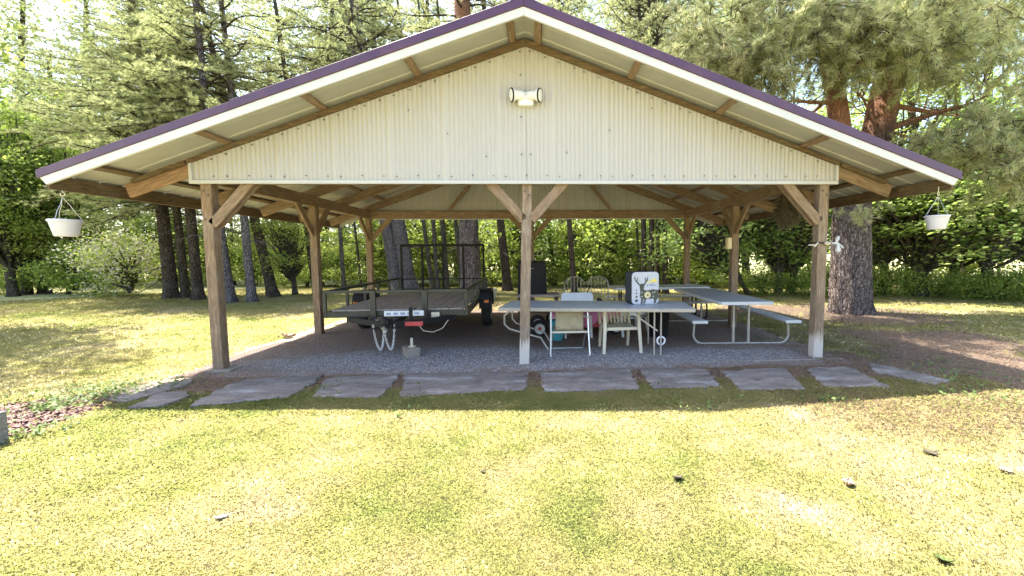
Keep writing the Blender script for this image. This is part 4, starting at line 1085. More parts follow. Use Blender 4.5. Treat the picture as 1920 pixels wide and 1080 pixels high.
# ------------------------------------------------------------------ grass blades
def sample(N, r0, r1, a0=-1.15, a1=1.2):
    r = np.exp(rng.uniform(math.log(r0), math.log(r1), N)); a = rng.uniform(a0, a1, N)+yw
    return CAM[0]+r*np.sin(a), CAM[1]+r*np.cos(a), r
def on_slab(x, y):
    m_ = np.zeros(x.shape, bool)
    for P in SLW: m_ |= inpoly(x, y, P)
    return m_
def grass(N):
    x, y, r = sample(N, 1.5, 26)
    pad, nee, strip, mul = zones(x, y)
    cover = 1-np.maximum.reduce([pad*1.2, nee*1.0, strip*0.9, mul])
    patch = fbm(x, y, 0.28, 77)
    bare = sm(dryness(x, y), 0.62, 0.85)*0.7
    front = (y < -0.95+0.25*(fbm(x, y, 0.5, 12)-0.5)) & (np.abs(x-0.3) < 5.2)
    cover = np.where(front, np.maximum(cover, 0.9*(1-mul)), cover)
    keep = (rng.random(N) < cover*(0.55+0.6*patch)*(1-bare)) & ~on_slab(x, y) & ~((np.abs(x) < 4.7) & (y > -0.3) & (y < 6.1))
    x, y, r, patch = x[keep], y[keep], r[keep], patch[keep]
    n = len(x); z = ground_z(x, y)
    h = (0.014+0.022*rng.random(n))*(0.75+0.6*patch)*np.clip((r/4)**0.35, 0.8, 1.8)
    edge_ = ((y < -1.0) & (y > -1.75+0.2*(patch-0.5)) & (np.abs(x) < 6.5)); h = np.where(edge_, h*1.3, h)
    w = 0.0015*r**0.85*(0.7+0.6*rng.random(n))
    az = rng.random(n)*2*math.pi; lean = 0.25+rng.random(n)*1.0
    dx, dy = np.cos(az), np.sin(az); sx, sy = -dy, dx
    B = np.stack([x, y, z-0.004], 1)
    side = np.stack([sx, sy, 0*sx], 1)*w[:, None]*0.5
    mid = B+np.stack([dx*h*lean*0.25, dy*h*lean*0.25, h*0.62], 1)
    tip = B+np.stack([dx*h*lean*0.85, dy*h*lean*0.85, h*(1.05-0.35*lean)], 1)
    V = np.stack([B-side, B+side, mid+side*0.8, tip, mid-side*0.8], 1).reshape(-1, 3)
    tone = 0.78*dryness(x, y)+0.09*rng.random(n)+0.015*rng.normal(size=n)+0.115+0.16*(fbm(x, y, 0.17, 44, 2)-0.5)
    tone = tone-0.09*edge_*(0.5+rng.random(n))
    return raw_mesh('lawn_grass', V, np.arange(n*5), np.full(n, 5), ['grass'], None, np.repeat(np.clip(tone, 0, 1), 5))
s = NT('grass_blades')
c = s.ramp(s.attr('rnd'), [(0.22, (0.12, 0.18, 0.042)), (0.42, (0.30, 0.32, 0.105)), (0.55, (0.43, 0.392, 0.165)), (0.70, (0.51, 0.44, 0.26)), (0.9, (0.55, 0.485, 0.38))])
s.set(c, 0.55, 0, 0.25)
gg = s.n('NewGeometry'); vm = s.n('VectorMath', operation='MULTIPLY_ADD'); s.l(gg.outputs['Normal'], vm.inputs[0]); vm.inputs[1].default_value = (0.2,)*3; vm.inputs[2].default_value = (0, 0, 0.8)
vn = s.n('VectorMath', operation='NORMALIZE'); s.l(vm.outputs[0], vn.inputs[0]); s.l(vn.outputs[0], s.b.inputs['Normal'])
tl = s.n('BsdfTranslucent'); s.l(s.mix(1.0, c, (1.1, 1.1, 0.8), 'MULTIPLY'), tl.inputs[0])
mx = s.n('MixShader'); mx.inputs[0].default_value = 0.5; s.l(s.b.outputs[0], mx.inputs[1]); s.l(tl.outputs[0], mx.inputs[2]); s.l(mx.outputs[0], s.out.inputs[0])
MAT['grass'] = s.m
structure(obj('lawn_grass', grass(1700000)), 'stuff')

# dry needle litter
def litter(N):
    x, y, r = sample(N, 3.5, 16)
    pad, nee, strip, mul = zones(x, y)
    gap = (y > -1.05) & (y < -0.2) & (np.abs(x) < 4.7)
    on_ = on_slab(x, y)
    pr = np.maximum(nee*0.8, pad*0.25*(y < -0.1)); pr = np.where((pad > 0.5) & (y > 1.2), 0.25, pr); pr = np.where(gap, 1.0, pr); pr = np.where(on_, 0.03, pr)
    pr = np.where((y > -0.35) & (y < 1.2) & (np.abs(x) < 4.2), 0.05, pr)
    k = rng.random(N) < pr; x, y, r, on_ = x[k], y[k], r[k], on_[k]; n = len(x)
    z = ground_z(x, y)+0.012+0.02*rng.random(n); z = np.where(on_, 0.05, z); z = np.where((np.abs(x) < 4.6) & (y > -0.3) & (y < 6), 0.03, z)
    L = 0.05*(0.5+rng.random(n)); az = rng.random(n)*2*math.pi; w = 0.0028*(r/3)**0.6
    d = np.stack([np.cos(az), np.sin(az), 0.25*rng.normal(size=n)], 1); sd = np.stack([-np.sin(az), np.cos(az), 0*az], 1)
    B = np.stack([x, y, z], 1)
    V = np.stack([B-sd*w[:, None], B+sd*w[:, None], B+d*L[:, None]], 1).reshape(-1, 3)
    return raw_mesh('needle_litter', V, np.arange(n*3), np.full(n, 3), ['litter'], None, np.repeat(rng.random(n), 3))
structure(obj('needle_litter', litter(330000)), 'stuff')

def leafquads(P, size, flat=0.0, updir=None):
    n = len(P)
    nr = rng.normal(size=(n, 3)); nr[:, 2] = np.abs(nr[:, 2])+flat; nr /= np.linalg.norm(nr, axis=1, keepdims=True)
    a = np.cross(nr, rng.normal(size=(n, 3))); a /= np.linalg.norm(a, axis=1, keepdims=True)+1e-9
    b = np.cross(nr, a)
    s_ = size*(0.6+0.8*rng.random((n, 1)))
    V = np.stack([P-a*s_*0.5, P+b*s_*0.30+nr*s_*0.06, P+a*s_*0.5, P-b*s_*0.30+nr*s_*0.06], 1).reshape(-1, 3)
    return V, np.arange(4*n), np.full(n, 4)
# broad leaved weeds by the mulch bed
def weeds():
    pts = []
    for (u, v, r, k) in ((120, 762, 0.22, 260), (150, 735, 0.25, 260), (190, 745, 0.22, 260), (70, 815, 0.12, 130), (235, 728, 0.2, 160), (90, 770, 0.12, 90), (330, 725, .15, 60), (1830, 745, 0.3, 120), (1780, 700, 0.35, 160), (1725, 588, 0.35, 160), (1420, 640, .2, 30), (1560, 760, .12, 50), (1655,588,.3,90), (600, 735, .1, 30), (780, 757, .2, 40), (1300, 752, .3, 60)):
        p = at(u, v); q = rng.normal(size=(k, 2))*r
        pts.append(np.stack([p[0]+q[:, 0], p[1]+q[:, 1], 0.03+0.05*rng.random(k)], 1))
    P = np.concatenate(pts); V, lo, to = leafquads(P, 0.042, 0.8)
    return raw_mesh('ground_cover', V, lo, to, ['weed'], None, np.repeat(0.1+0.9*rng.random(len(P)), 4))
structure(obj('ground_cover', weeds()), 'stuff')

# mulch chips
def chips(N):
    x = mul_c[0]-0.3+rng.normal(size=N)*0.6; y = mul_c[1]+0.1+rng.normal(size=N)*0.55
    k = zones(x, y)[3] > 0.5; x, y = x[k], y[k]; n = len(x)
    P = np.stack([x, y, ground_z(x, y)+0.012+0.01*rng.random(n)], 1); V, lo, to = leafquads(P, 0.045, 1.5)
    return raw_mesh('mulch', V, lo, to, ['mulch'], None, np.repeat(rng.random(n), 4))
MAT['mulch'] = leafmat('red_mulch', [(0.0, (0.09, 0.05, 0.04)), (0.5, (0.20, 0.12, 0.095)), (1.0, (0.36, 0.25, 0.21))], 0.0, 0.9)
structure(obj('mulch', chips(7000)), 'stuff')

# single fallen leaves on the lawn
def leaf(u, v, L, mat, label, curl, rz_, tilt=0.3):
    p = at(u, v, 0.02)
    m = MB(); n = 8; vs = []
    lob = [0.05, 0.55, 0.42, 0.95, 0.55, 0.85, 0.4, 0.35, 0.0]
    for i in range(n+1):
        t = i/n; w = lob[i]*L*0.48
        for k in range(5):
            q = -1+k/2; vs.append(((t-0.5)*L+0.15*L*(1-abs(q))*0.2, q*w, 0.5*curl*L*(abs(q)**2*0.6+(t-0.5)**2*1.6)+0.004*math.sin(k*5+i*3)))
    m.add(vs, [(i*5+k, i*5+k+1, (i+1)*5+k+1, (i+1)*5+k) for i in range(n) for k in range(4)])
    m.tube([(0.5*L, 0, curl*L*0.4), (0.62*L, 0.01, curl*L*0.6), (0.75*L, 0.0, curl*L*0.6)], 0.0018, 4)
    o = m.build('fallen_leaf', mat, None, 0, True); o.modifiers.new('solid', 'SOLIDIFY').thickness = 0.0012
    o.location = p; o.rotation_euler = (tilt*0.5, 0.12, rz_); tag(o, label, 'leaf')
leaf(1272, 897, 0.085, 'deadleaf', 'dark curled fallen leaf on the sunny lawn in front of the lawn chair', 0.5, 0.4, -0.5)
leaf(1745, 850, 0.12, 'deadleaf', 'brown curled fallen leaf on the lawn at the right, farther from the camera', 0.35, 0.2, 0.1)
leaf(1768, 1048, 0.075, 'greenleaf', 'green fallen leaf on the lawn at the lower right corner', 0.3, -0.6, -0.3)
leaf(415, 972, 0.07, 'paleleaf', 'pale white fallen leaf standing on the lawn at the left', 0.5, 0.5, -0.6)
leaf(1590, 907, 0.10, 'tanleaf', 'crumpled tan fallen leaf on the bare patch of lawn', 0.6, 0.9, 0.3)
leaf(1885, 882, 0.10, 'tanleaf', 'tan fallen leaf near the right edge of the photo', 0.3, 0.1, 0.1)
leaf(905, 885, 0.04, 'deadleaf', 'tiny dark fallen leaf on the lawn below the centre post', 0.5, 1.2, 0.2)
leaf(540, 632, 0.25, 'tanleaf', 'dry curled leaf clump on the dirt strip by the trailer', 0.7, 0.3, 0.1)
# post at the left edge of the photo
p = at(-2, 836)
m = MB(); m.box((0, 0, 0.1), (0.09, 0.09, 0.34)); m.box((0, 0, 0.275), (0.10, 0.10, 0.015)); o = m.build('garden_post', 'greypost', None, 0.008)
o.location = (p[0]-0.03, p[1]+0.02, 0); tag(o, 'short grey wooden garden post in the red mulch at the left edge', 'post')

# ------------------------------------------------------------------ trees
def tubes(paths, seg=6):
    """paths: list of (points (n,3), radii (n,)) -> arrays"""
    V, L, T, o = [], [], [], 0
    ang = np.linspace(0, 2*math.pi, seg, endpoint=False); ca, sa = np.cos(ang), np.sin(ang)
    for P, R in paths:
        P = np.asarray(P, float); n = len(P)
        t = np.gradient(P, axis=0); t /= np.linalg.norm(t, axis=1, keepdims=True)+1e-9
        ref = np.where(np.abs(t[:, 2:3]) < 0.9, np.array([[0, 0, 1.0]]), np.array([[1.0, 0, 0]]))
        x = np.cross(t, ref); x /= np.linalg.norm(x, axis=1, keepdims=True); y = np.cross(t, x)
        R = np.asarray(R, float)
        v = P[:, None, :]+(x[:, None, :]*ca[None, :, None]+y[:, None, :]*sa[None, :, None])*R[:, None, None]
        V.append(v.reshape(-1, 3))
        i, k = np.meshgrid(np.arange(n-1), np.arange(seg), indexing='ij'); k2 = (k+1) % seg
        q = np.stack([o+i*seg+k, o+i*seg+k2, o+(i+1)*seg+k2, o+(i+1)*seg+k], -1).reshape(-1, 4)
        L.append(q.ravel()); T.append(np.full(len(q), 4)); o += n*seg
    return np.concatenate(V), np.concatenate(L), np.concatenate(T)
def combine(name, wood_, fol, mats, rnd):
    Vw, Lw, Tw = wood_; Vf, Lf, Tf = fol
    V = np.concatenate([Vw, Vf]); L = np.concatenate([Lw, Lf+len(Vw)]); T_ = np.concatenate([Tw, Tf])
    mi = np.concatenate([np.zeros(len(Tw)), np.ones(len(Tf))])
    r = np.concatenate([np.full(len(Vw), 0.5), rnd])
    return raw_mesh(name, V, L, T_, mats, mi, r)

def pine_crown(name, seed, h0, h1, R, dens=1.0, mats=('bark', 'needle'), NL=0.13, NW=0.014, shape='round', droop=0.1, bare=0.35, nn=11):
    global rng
    keep = rng; rng = np.random.default_rng(seed)
    paths = []; C = []; A = []
    nl = int((h1-h0)/0.55*3.2*dens)
    for i in range(nl):
        f = (i+rng.random())/nl; z = h0+(h1-h0)*f
        prof = (0.55+0.45*math.sin(math.pi*min(1, f*1.25+0.12)))*(1-f**3) if shape == 'round' else (1-f)*0.95+0.08
        L = R*prof*(0.65+0.5*rng.random()); az = i*2.399+rng.normal()*0.4
        n = 9; s_ = np.linspace(0, 1, n)
        up = rng.normal()*0.12+ (0.25 if shape == 'round' else -0.05)*(f)
        bend = rng.normal()*0.25
        ax = az+bend*s_
        zz = z+L*(up*s_-droop*s_**2+0.06*np.sin(s_*5+rng.random()*6))
        Pm = np.stack([np.cos(ax)*L*s_, np.sin(ax)*L*s_, zz], 1)
        paths.append((Pm, 0.012+0.011*L*(1-s_)**0.9))
        ns = int(L*6*dens**0.3)+3
        for j in range(ns):
            t = bare+(1-bare)*(j+rng.random())/ns; k = min(n-2, int(t*(n-1))); fr = t*(n-1)-k
            p = Pm[k]*(1-fr)+Pm[k+1]*fr
            sd = 1 if j % 2 else -1
            d = np.array([math.cos(az+sd*(0.5+0.5*rng.random())), math.sin(az+sd*(0.5+0.5*rng.random())), rng.normal()*0.22+0.05])
            ll = (0.25+0.55*rng.random())*min(1, 0.5+L*0.2)*(1.15-0.5*t)
            q = np.linspace(0, 1, 4)[:, None]
            Q = p+d*ll*q+np.array([0, 0, -0.12*ll])*q**2
            paths.append((Q, np.array([0.008, 0.006, 0.005, 0.003])))
            m = max(2, int(ll/0.085))
            tt = (np.arange(m)+rng.random(m))/m; tt = 0.25+0.75*tt
            C.append(p+d*ll*tt[:, None]+np.array([0, 0, -0.12*ll])*(tt**2)[:, None]+rng.normal(size=(m, 3))*0.025); A.append(np.repeat((d*0.9)[None], m, 0))
    C = np.concatenate(C); A = np.concatenate(A)
    V, Lo, To = tufts(C, nn, NL, NW, 0.12, 0.75, A)
    tuft_r = np.clip(0.5*fbm(C[:, 0]+C[:, 2]*0.7, C[:, 1]-C[:, 2]*0.5, 0.9, seed+3)+0.5*rng.random(len(C)), 0, 1)
    r = np.repeat(np.clip(tuft_r[:, None]+0.18*rng.normal(size=(len(C), nn)), 0, 1).ravel(), 3)
    me = combine(name, tubes(paths, 5), (V, Lo, To), mats, r)
    rng = keep
    return me

def leaf_crown(name, seed, h0, h1, R, nclump, per, size, mats=('bark_thin', 'leaf'), sig=0.33, stem=None, flower=0.0, hang=0.0):
    global rng
    keep = rng; rng = np.random.default_rng(seed)
    paths = []; P = []; H = h1-h0
    for i in range(nclump):
        u = rng.normal(size=3); u /= np.linalg.norm(u); rad = 0.35+0.65*rng.random()**0.5
        lump = 0.8+0.35*math.sin(u[0]*3+seed)+0.2*math.cos(u[1]*4+seed*2)
        c = np.array([u[0]*R*rad*lump, u[1]*R*rad*lump, h0+H*0.5+u[2]*H*0.5*rad])
        b = np.array([c[0]*0.08, c[1]*0.08, max(0.05, h0*0.5+(c[2]-h0)*0.4)])
        q = np.linspace(0, 1, 6)[:, None]
        wob = rng.normal(size=(6, 3))*0.06; wob[0] = 0
        paths.append((b+(c-b)*q+wob+np.array([0, 0, 0.15])*np.sin(q*math.pi), np.linspace(0.02+0.008*H, 0.004, 6)))
        m = int(per*(0.6+0.8*rng.random()))
        pp = c+rng.normal(size=(m, 3))*np.array([sig*1.25, sig*1.25, sig*0.6])
        P.append(pp)
    cid = np.concatenate([np.full(len(p), rng.random()) for p in P]); P = np.concatenate(P)
    P[:, 2] = np.maximum(P[:, 2], 0.03)
    V, Lo, To = leafquads(P, size, 0.35)
    r = np.repeat(np.clip(0.45*cid+0.55*rng.random(len(P)), 0, 1), 4)
    if flower > 0:
        fm = rng.random(len(P)) < flower; mi_f = fm.astype(int)
        Vw, Lw, Tw = tubes(paths, 5)
        me = raw_mesh(name, np.concatenate([Vw, V]), np.concatenate([Lw, Lo+len(Vw)]), np.concatenate([Tw, To]), list(mats)+['flower'], np.concatenate([np.zeros(len(Tw)), 1+mi_f]), np.concatenate([np.full(len(Vw), 0.5), r]))
    else:
        me = combine(name, tubes(paths, 5), (V, Lo, To), mats, r)
    rng = keep
    return me

def trunk_mesh(r0, H, seed, mat, rough=0.05, flare=0.35, top=0.35, seg=14, twigs=0, twig_h=(1.5, 6), bend=0.0):
    rg = np.random.default_rng(seed)
    n = max(10, int(H/0.45)); zs = np.concatenate([[-0.15, 0.0, 0.12, 0.3], np.linspace(0.55, H, n)])
    V = []; ph = rg.random(8)*6.28
    ang = np.linspace(0, 2*math.pi, seg, endpoint=False)
    cx_ = bend*np.sin(zs/H*3+ph[0])*np.clip(zs, 0, 3)/3; cy_ = bend*np.cos(zs/H*2.3+ph[1])*np.clip(zs, 0, 3)/3
    for k, z in enumerate(zs):
        r = r0*(1-(1-top)*max(0, z)/H)*(1+flare*math.exp(-max(0, z)/0.25))
        root = 1+0.22*flare/0.35*np.cos(ang*5+ph[2])*math.exp(-max(0, z)/0.22)
        ro = 1+rough*(rg.normal(size=seg)*0.5+np.sin(ang*9+ph[3]+z*0.7)*0.6)
        rr_ = r*root*ro
        V.append(np.stack([cx_[k]+np.cos(ang)*rr_, cy_[k]+np.sin(ang)*rr_, np.full(seg, z)], 1))
    m = len(zs); V = np.concatenate(V)
    i, k = np.meshgrid(np.arange(m-1), np.arange(seg), indexing='ij'); k2 = (k+1) % seg
    q = np.stack([i*seg+k, i*seg+k2, (i+1)*seg+k2, (i+1)*seg+k], -1).reshape(-1, 4)
    L, T_ = q.ravel(), np.full(len(q), 4)
    if twigs:
        paths = []
        for t in range(twigs):
            z = twig_h[0]+(twig_h[1]-twig_h[0])*rg.random(); az = rg.random()*6.28; ll = (0.5+1.6*rg.random())
            s_ = np.linspace(0, 1, 7)
            P = np.stack([np.cos(az+0.5*s_*rg.normal())*ll*s_, np.sin(az+0.5*s_*rg.normal())*ll*s_, z+ll*(0.25*rg.normal()*s_-0.25*s_**2)+0.05*rg.normal(size=7)*s_], 1)
            paths.append((P, 0.022*(1-s_)*(0.5+ll*0.3)+0.004))
            for w in range(3):
                j = 2+int(rg.random()*4); d = rg.normal(size=3); d[2] *= 0.4
                Q = P[j]+d*ll*0.25*np.linspace(0, 1, 4)[:, None]; paths.append((Q, np.array([0.008, 0.006, 0.004, 0.003])))
        Vt, Lt_, Tt = tubes(paths, 5); L = np.concatenate([L, Lt_+len(V)]); T_ = np.concatenate([T_, Tt]); V = np.concatenate([V, Vt])
    return raw_mesh('trunk', V, L, T_, [mat], smooth=True)

CR = {
 'pine_a': pine_crown('crown', 11, 4.1, 15.0, 3.6, 1.9, droop=0.14, NW=0.013, NL=0.14, bare=0.25, nn=17),
 'pine_b': pine_crown('crown', 12, 4.5, 14.5, 3.0, 1.7, droop=0.16, NW=0.013, NL=0.14, bare=0.25, nn=17, mats=('bark', 'needle')),
 'pine_c': pine_crown('crown', 13, 6.5, 16.0, 3.2, 1.1, NW=0.018, mats=('bark', 'needle')),
 'pine_big': pine_crown('crown', 14, 5.6, 13.0, 5.2, 2.3, mats=('bark_big', 'needle'), NL=0.15, NW=0.015, bare=0.3, droop=0.16, nn=13),
 'spruce': pine_crown('crown', 15, 1.6, 12.0, 2.6, 1.1, mats=('bark', 'needle_dark'), NL=0.09, shape='cone', droop=0.22, bare=0.15),
 'leaf_a': leaf_crown('crown', 21, 2.2, 10.5, 2.9, 110, 110, 0.13),
 'leaf_b': leaf_crown('crown', 22, 1.6, 8.0, 2.3, 90, 110, 0.12),
 'leaf_c': leaf_crown('crown', 23, 2.0, 9.0, 2.6, 90, 75, 0.18, ('bark_thin', 'leaf_dark')),
}
def tree(name, label, cat, u, v, w, ut, vt, H, mat, crown, group=None, rz_=None, cs=1.0, twigs=0, rough=0.05, flare=0.35, top=0.4, seg=14, seed=None, bend=0.05, ch=None, rw=None):
    p = at(u, v); q = on(ut, vt, p[1]); Zd = (p-CAM) @ fwd
    r = (w/2)*Zd/F if rw is None else rw
    lean = math.atan2(q[0]-p[0], q[2])
    t = thing(name, label, cat, (p[0], p[1], 0), 0, group)
    t.rotation_euler = (0, lean*0.95, 0)
    sd = seed if seed is not None else int(u*7+v) % 9973
    tm = trunk_mesh(r, H, sd, mat, rough, flare, top, seg, twigs, (1.2, min(7.5, H*0.6)), bend)
    obj('trunk', tm, t)
    if crown:
        c = obj('crown', CR[crown], t); c.rotation_euler = (0, 0, rz_ if rz_ is not None else (u*1.7) % 6.28)
        c.scale = (cs, cs, H/15.0*1.0 if ch is None else ch)
    return t
PG = 'tall pines along the left side of the lawn'
tree('pine_tree', 'thick dark pine trunk, leftmost of the three close together on the left lawn', 'tree', 322, 560, 22, 300, 395, 12, 'bark', 'pine_a', PG, 0.3, 1.0, 14)
tree('pine_tree', 'slim pine trunk in the middle of three on the left lawn', 'tree', 349, 559, 14, 330, 395, 12, 'bark', 'pine_b', PG, 1.9, 1.0, 10)
tree('pine_tree', 'rough pine trunk seen just left of the left front post', 'tree', 373, 563, 18, 356, 395, 12, 'bark', 'pine_b', PG, 3.4, 1.05, 14)
tree('pine_tree', 'grey pine trunk seen just right of the left front post', 'tree', 432, 568, 18, 412, 405, 12, 'bark_pale', 'pine_b', PG, 4.4, 0.9, 12)
tree('pine_tree', 'pale slender pine trunk, second to the right of the left front post', 'tree', 473, 567, 15, 455, 405, 12, 'bark_pale', 'pine_c', PG, 0.9, 0.9, 10)
tree('pine_tree', 'strongly left leaning pine trunk between the left front and middle posts', 'tree', 513, 557, 18, 476, 410, 12, 'bark', 'pine_c', PG, 2.2, 1.0, 14)
tree('forked_tree', 'thin forked young tree left of the left middle post', 'tree', 553, 553, 8, 545, 470, 8, 'bark_thin', 'leaf_b', None, 1, 0.7, 4)
tree('pine_tree', 'pine trunk directly behind the left middle post', 'tree', 594, 552, 12, 575, 425, 13, 'bark', 'pine_c', PG, 5, 0.8, 8)
tree('slim_tree', 'thin straight trunk right of the left middle post, above the trailer corner', 'tree', 646, 550, 8, 637, 430, 11, 'bark_thin', 'pine_c', None, 2.6, 0.6, 8)
tree('pine_tree', 'left stem of the pale twin pine behind the trailer', 'tree', 748, 548, 25, 722, 415, 16, 'bark_pale', 'pine_c', 'twin pale pines behind the trailer', 0.5, 1.0, 10, 0.06, 0.45)
tree('pine_tree', 'right stem of the pale twin pine behind the trailer', 'tree', 770, 548, 27, 743, 415, 16, 'bark_pale', 'pine_c', 'twin pale pines behind the trailer', 3.5, 1.0, 10, 0.06, 0.5)
BG = 'slim trunks behind the trailer gate'
for u, v, w, ut, lb in ((812, 546, 9, 795, 'slim trunk behind the left bars of the trailer gate'), (822, 549, 8, 812, 'slim leaning trunk behind the second gap of the trailer gate'), (839, 546, 10, 828, 'slim brown trunk behind the middle bar of the trailer gate'), (868, 546, 9, 856, 'slim trunk beside the thick dark trunk behind the gate')):
    tree('slim_tree', lb, 'tree', u, v, w, ut, 415, 13, 'bark_thin', None, BG, None, 0.8, 8, seg=9)
tree('pine_tree', 'thick dark double trunk behind the right end of the trailer gate', 'tree', 884, 551, 38, 880, 415, 16, 'bark_big', 'pine_c', None, 1.3, 1.1, 14, 0.07, 0.3, 0.6, 22)
tree('pine_tree', 'slim trunk left of the centre post, right of the trailer wheel', 'tree', 952, 546, 17, 940, 412, 13, 'bark', 'pine_c', None, 4, 0.8, 6)
tree('pine_tree', 'dark trunk hidden behind the centre post', 'tree', 990, 549, 20, 985, 412, 14, 'bark', 'pine_c', None, 2, 0.9, 6)
tree('pine_tree', 'slender straight trunk behind the arched headboard', 'tree', 1077, 549, 11, 1069, 412, 13, 'bark', 'pine_c', None, 0.2, 0.8, 6)
for u, v, w, ut, lb in ((1210, 549, 11, 1206, 'dark left trunk of the cluster above the archery target'), (1221, 551, 11, 1220, 'reddish trunk in the middle of the cluster above the archery target'), (1233, 549, 9, 1232, 'pale thin trunk right in the cluster above the archery target'), (1248, 551, 11, 1246, 'separate grey trunk right of the cluster behind the archery target')):
    tree('pine_tree', lb, 'tree', u, v, w, ut, 412, 14, 'bark', 'pine_c', 'cluster of trunks behind the archery target', None, 0.8, 6, seg=10)
LG = 'trunks at the left edge of the woods'
for u, v, w, ut, vt, cr, lb in ((26, 556, 14, 6, 420, 'leaf_a', 'grey leaning trunk nearest the left edge of the photo'), (46, 553, 9, 38, 430, 'leaf_b', 'slim dark trunk second from the left edge, below the hanging planter'), (56, 552, 8, 52, 430, 'leaf_c', 'thin trunk left of the hanging planter'), (78, 551, 9, 72, 440, 'leaf_a', 'dark trunk directly below the left rim of the planter'), (93, 551, 7, 90, 440, 'leaf_b', 'thin dark trunk directly below the left planter'), (128, 552, 5, 127, 470, 'leaf_b', 'very thin sapling below the right side of the left planter')):
    tree('broadleaf_tree', lb, 'tree', u, v, w, ut, vt, 7.5, 'bark_thin', cr, LG, None, 1.0 if w > 8 else 0.7, 5, seg=9, ch=0.85)
tree('broadleaf_tree', 'bright yellow green broadleaf tree reaching in from the left edge', 'tree', -90, 575, 20, -100, 420, 15, 'bark_thin', 'leaf_a', None, 1.0, 1.15, 6, ch=1.6)
bt_ = bpy.data.objects[[o.name for o in bpy.data.objects if o.get('label', '').startswith('bright yellow green broad')][0]]
bt_.location = (-14.6, 4.2, 0)
# the big pine on the right
big = tree('big_pine_tree', 'very thick old pine beside the right front post with plated bark', 'tree', 1594, 586, 64, 1596, 390, 4.15, 'bark_big', None, None, 0, 1, 0, 0.07, 0.18, 0.88, 40, 5, 0.0)
bp = np.array(big.location); bq = big.rotation_euler[1]
def bstem(name, pts, rs):
    V, L, T_ = tubes([(pts, rs)], 16); me = raw_mesh(name, V, L, T_, ['bark_big'], smooth=True); return obj(name, me, big)
def loc_(u, v, dy=0.0): return on(u, v, bp[1]+dy)-bp
o1 = loc_(1588, 250); o2 = loc_(1578, 110); o3 = loc_(1572, -60); o4 = loc_(1566, -300)
bstem('stem', [(0.0, 0, 3.6), (o1[0], 0, o1[2]), (o2[0], 0.1, o2[2]), (o3[0], 0.15, o3[2]), (o4[0], 0.2, o4[2])], [0.32, 0.24, 0.22, 0.2, 0.10])
o1 = loc_(1655, 275); o2 = loc_(1685, 170); o3 = loc_(1715, 60); o4 = loc_(1740, -250)
bstem('stem', [(0.1, 0.05, 3.4), (o1[0], 0.1, o1[2]), (o2[0], 0.2, o2[2]), (o3[0], 0.3, o3[2]), (o4[0], 0.4, o4[2])], [0.36, 0.36, 0.33, 0.24, 0.1])
paths = []
rg = np.random.default_rng(99)
for (u0, v0, u1, v1, dy, r) in ((1655, 250, 1870, 190, -0.6, 0.10), (1680, 200, 1900, 235, 0.5, 0.07), (1585, 190, 1440, 190, -0.3, 0.06), (1583, 170, 1480, 230, 0.6, 0.05), (1640, 280, 1730, 330, -0.5, 0.05), (1690, 180, 1600, 120, -0.7, 0.06), (1660, 250, 1620, 160, -0.4, 0.05), (1700, 140, 1850, 90, -0.5, 0.09), (1560, 60, 1400, 20, -0.6, 0.06), (1665, 240, 1760, 260, 0.3, 0.04), (1580, 140, 1660, 60, 0.4, 0.05)):
    a, b = loc_(u0, v0, 0.1), loc_(u1, v1, dy*2)
    s_ = np.linspace(0, 1, 9)[:, None]
    P = a+(b-a)*s_+np.array([0, 0, 0.3])*np.sin(s_*3.1)*rg.normal()*0.6+rg.normal(size=(9, 3))*0.05*s_
    paths.append((P, r*(1-0.75*s_[:, 0])))
    for k in range(9):
        j = 2+int(rg.random()*6); d = rg.normal(size=3)*np.array([1, 1, 0.7]); Q = P[j]+d*(0.3+0.5*rg.random())*np.linspace(0, 1, 5)[:, None]+rg.normal(size=(5, 3))*0.03
        paths.append((Q, np.linspace(0.018, 0.004, 5)))
V, L, T_ = tubes(paths, 7); obj('limb', raw_mesh('limb', V, L, T_, ['bark_big'], smooth=True), big)
# foliage masses of the big pine, some out of view and added for shade
def pine_mass(name, blobs, seed, NL=0.15, NW=0.012, mats=('bark', 'needle_big')):
    global rng
    keep = rng; rng = np.random.default_rng(seed)
    paths = []; C = []; A = []
    for c, rad, k in blobs:
        c = np.array(c)
        for i in range(k):
            u = rng.normal(size=3); u /= np.linalg.norm(u); e = c+u*np.array(rad)*(0.25+0.75*rng.random()**0.6)
            out = u*0.7+np.array([0, 0, -0.15])+rng.normal(size=3)*0.3; out /= np.linalg.norm(out)
            ll = 0.45+0.45*rng.random()
            q = np.linspace(0, 1, 5)[:, None]
            Q = e-out*ll*0.5+out*ll*q+np.array([0, 0, -0.15])*q**2
            paths.append((Q, np.array([0.012, 0.010, 0.008, 0.006, 0.004])))
            for w in range(6):
                d = out*0.7+rng.normal(size=3)*0.5; d /= np.linalg.norm(d); b = Q[1+int(rng.random()*4)]; l2 = 0.18+0.22*rng.random()
                m = 4; tt = (np.arange(m)+rng.random(m))/m
                C.append(b+d*l2*tt[:, None]); A.append(np.repeat((d*0.9)[None], m, 0))
                paths.append((b+d*l2*np.linspace(0, 1, 3)[:, None], np.array([0.006, 0.005, 0.003])))
    C = np.concatenate(C); A = np.concatenate(A); nn = 15
    V, Lo, To = tufts(C, nn, NL, NW, 0.1, 0.7, A)
    tr_ = 0.5*fbm(C[:, 0]+C[:, 2]*0.7, C[:, 1]-C[:, 2]*0.5, 0.9, seed+3)+0.5*rng.random(len(C))
    r = np.repeat(np.clip(tr_[:, None]+0.18*rng.normal(size=(len(C), nn)), 0, 1).ravel(), 3)
    me = combine(name, tubes(paths, 4), (V, Lo, To), mats, r); rng = keep; return me
bl = []
